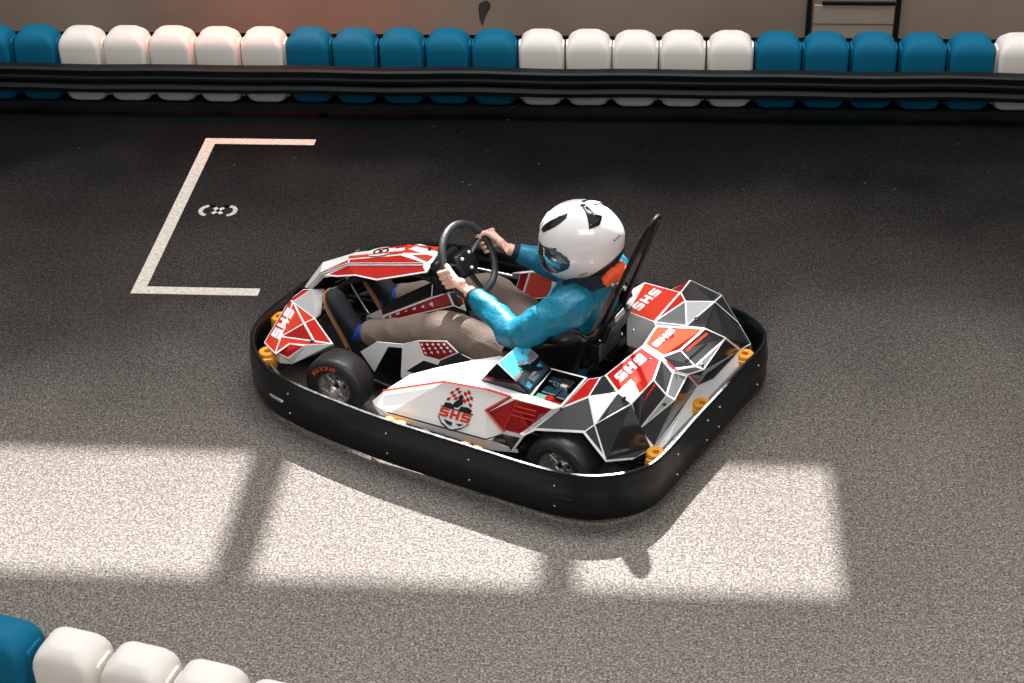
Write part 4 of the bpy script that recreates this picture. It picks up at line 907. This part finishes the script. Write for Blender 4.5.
# socks and shoes
for (k_, a_, heel, toe) in ((Lk, La, Vector((.648, .172, .085)), Vector((.775, .168, .36))), (Rk, Ra, Vector((.675, -.148, .10)), Vector((.835, -.150, .375)))):
    d = (a_-k_).normalized(); bm = bmesh.new()
    tube(bm, [a_-d*.03, a_+d*.02, a_+d*.05, a_+d*.085+Vector((0, 0, -.012))], [.043, .044, .043, .041], 18, sub=3)
    link('sock', bm, 'sock', person, smooth=70)
    f_ = (toe-heel).normalized(); sd = Vector((0, 1, 0)); up = sd.cross(f_).normalized(); up = up if up.x < 0 else -up   # up: instep side, towards the driver
    L_ = (toe-heel).length; 
    prof = [(-.06, .024, .055, .0), (-.03, .033, .078, .0), (.03, .036, .088, 0), (.12, .037, .088, 0), (.20, .037, .078, 0), (.27, .040, .062, 0), (.36, .045, .052, 0), (.5, .048, .046, 0)]
    def ringf(t, hw, h, base=0.0):
        c_ = heel+f_*t; out = []
        for j in range(20):
            a = 2*math.pi*j/20; x_ = math.cos(a); y_ = math.sin(a)
            out.append(c_+sd*hw*(abs(x_)**.75*(1 if x_ > 0 else -1))+up*(base+h*(.5+.5*(abs(y_)**.8*(1 if y_ > 0 else -1)))))
        return out
    ts = [(-.045, .020, .060), (-.038, .030, .082), (-.015, .0345, .098), (.03, .036, .108), (.075, .037, .104), (.12, .039, .084), (.17, .043, .066), (.22, .046, .056), (.26, .044, .047), (.285, .036, .038), (.298, .022, .026)]
    kx = L_/.295
    bm = bmesh.new(); loft(bm, [ringf(t*kx, hw*1.12, h*1.12, .012) for t, hw, h in ts])
    sh = link('shoe', bm, 'shoe', person, smooth=60)
    bm = bmesh.new(); loft(bm, [ringf(t*kx*1.015-.001, hw*1.12+.003, .017, -.001) for t, hw, h in ts]); link('shoe_sole', bm, 'sole', sh, smooth=60)
    bm = bmesh.new()
    for q in range(5):
        t = (.085+.024*q)*kx; h = .105-.0105*q-.004*q*(q > 2); c_ = heel+f_*t+up*(h)
        tube(bm, [c_-sd*.024-up*.006, c_+up*.001, c_+sd*.024-up*.006], [(.004, .002)]*3, 6)
    link('lace', bm, 'navy', sh, smooth=60)

# helmet: one shell surface function, its parts are patches of the same surface
hel = bpy.data.objects.new('helmet', None); COL.objects.link(hel); hel.parent = person; hel.matrix_local = HM; hel['label'] = 'white full-face helmet with clear smoked visor'
def hsurf(az, el, k=1.0):
    """az from the front (radians, + = left), el elevation"""
    ce, se = math.cos(el), math.sin(el); ca, sa = math.cos(az), math.sin(az)
    x = .166*ce*ca; y = .146*ce*sa; z = .164*se
    if x > 0: 
        low = max(0, min(1, (-el+.12)/.55)); x *= 1+.20*low*max(0, ca)**1.2; y *= 1-.02*low
        x *= 1-.03*max(0, se)
    else:
        x *= 1.10+.04*math.exp(-((el+.1)/.3)**2)
    if se < 0: z *= 1.17; y *= 1-.10*(-se)**2*1.2
    return Vector((x, y, z))*k
EL0 = lambda az: R(-47)-R(13)*max(0, math.cos(az))+R(23)*max(0, -math.cos(az))
bm = bmesh.new(); rows = []
NA, NE = 96, 44
for j in range(NE+1):
    row = []
    for i in range(NA):
        az = 2*math.pi*i/NA; e0 = EL0(az); el = e0+(R(89.5)-e0)*j/NE; row.append(hsurf(az, el))
    rows.append(row)
rv = [[bm.verts.new(p) for p in r_] for r_ in rows]
eyes = lambda az, el: abs(az) < R(66) and R(-20) < el < R(14)
for j in range(NE):
    for i in range(NA):
        az = 2*math.pi*(i+.5)/NA; az = az-2*math.pi if az > math.pi else az; e0 = EL0(az); el = e0+(R(89.5)-e0)*(j+.5)/NE
        if eyes(az, el): continue
        bm.faces.new((rv[j][i], rv[j][(i+1) % NA], rv[j+1][(i+1) % NA], rv[j+1][i]))
bm.faces.new(rv[-1])
hshell = link('helmet_shell', bm, 'shell', hel, smooth=60); md = hshell.modifiers.new('t', 'SOLIDIFY'); md.thickness = .006; md.offset = -1
def patch(name, outline, k, m, parent, n_=10, th=.003, k2=None):
    """outline in (az, el) degrees around a centre: fan of rings following the shell"""
    c0 = (sum(p[0] for p in outline)/len(outline), sum(p[1] for p in outline)/len(outline)); bm = bmesh.new()
    pr = [];
    for i in range(len(outline)):
        a, b_ = outline[i], outline[(i+1) % len(outline)]
        for t in range(6): pr.append((a[0]+(b_[0]-a[0])*t/6, a[1]+(b_[1]-a[1])*t/6))
    rings = []
    for q in range(n_+1):
        f = 1-q/n_*.98; kk = k if k2 is None else k+(k2-k)*min(1, (1-f)*4)
        rings.append([bm.verts.new(hsurf(R(c0[0]+(p[0]-c0[0])*f), R(c0[1]+(p[1]-c0[1])*f), kk)) for p in pr])
    for q in range(n_):
        for i in range(len(pr)): bm.faces.new((rings[q][i], rings[q][(i+1) % len(pr)], rings[q+1][(i+1) % len(pr)], rings[q+1][i]))
    bm.faces.new(rings[-1])
    ob = link(name, bm, m, parent, smooth=50)
    if th: md = ob.modifiers.new('t', 'SOLIDIFY'); md.thickness = th; md.offset = -1
    return ob
vis = patch('visor', [(-82, -1), (-76, 7), (-60, 14), (-30, 17), (0, 18), (30, 17), (60, 14), (74, 9), (82, 2), (84, -7), (78, -16), (66, -21), (50, -26), (25, -29), (0, -30), (-25, -29), (-50, -26), (-66, -21), (-78, -13)], 1.012, 'visor', hel, th=.002)
patch('visor_pivot', [(70+5*math.cos(t), -3+5*math.sin(t)) for t in (2*math.pi*i/10 for i in range(10))], 1.025, 'mgrey', vis, n_=3, th=.004)
# raised lip around the eye opening and the upper vents
patch('front_vent', [(24, 36), (28, 44), (46, 55), (72, 63), (98, 66), (92, 58), (74, 50), (52, 41), (34, 34)], 1.012, 'gloss', hel, n_=4, k2=1.004)
patch('front_vent', [(-24, 36), (-34, 34), (-52, 41), (-74, 50), (-92, 58), (-98, 66), (-72, 63), (-46, 55), (-28, 44)], 1.012, 'gloss', hel, n_=4, k2=1.004)
patch('brow_panel', [(-14, 32), (14, 32), (18, 46), (10, 58), (-10, 58), (-18, 46)], 1.012, 'shell', hel, n_=4, k2=1.02)
patch('spoiler', [(150, 42), (152, 50), (158, 60), (168, 66), (180, 67), (192, 66), (202, 60), (208, 50), (210, 42), (202, 50), (192, 56), (180, 58), (168, 56), (158, 50)], 1.010, 'shell', hel, n_=4, k2=1.008, th=.004)
for s in (1, -1): patch('spoiler_intake', [(s*a, e) for a, e in ((124, 31), (130, 42), (137, 52), (146, 62), (158, 71), (170, 69), (159, 61), (150, 51), (144, 42), (160, 38), (142, 30))][::s], 1.014, 'gloss', hel, n_=3, k2=1.020)
# edge trim and neck roll
bm = bmesh.new(); pts = [hsurf(2*math.pi*i/64, EL0(2*math.pi*i/64)+R(1), .995) for i in range(64)]; tube(bm, pts, (.007, .007), 10, closed=True); link('edge_trim', bm, 'black', hel, smooth=60)
bm = bmesh.new(); rr = []
for k_, dz in ((.985, 0), (.97, -.018), (.9, -.034), (.74, -.036), (.66, -.01), (.66, .03)):
    rr.append([Vector((p.x*k_, p.y*k_, p.z+dz)) for p in pts])
loft(bm, rr, cap=False); link('neck_roll', bm, 'navy', hel, smooth=70)
bm = bmesh.new()
for az0, el0, s_, mi in ((88, -32, .011, 0), (93, -31, .011, 1), (98, -30, .011, 1), (150, 0, .012, 0), (156, 0, .012, 1), (162, 0, .012, 0)):
    f = bm.faces.new([bm.verts.new(hsurf(R(az0+da), R(el0+de), 1.008)) for da, de in ((-2, -1), (2, -.4), (2.4, 1.8), (-1.6, 1.2))]); f.material_index = mi
link('helmet_lettering', bm, ['black', 'red'], hel)
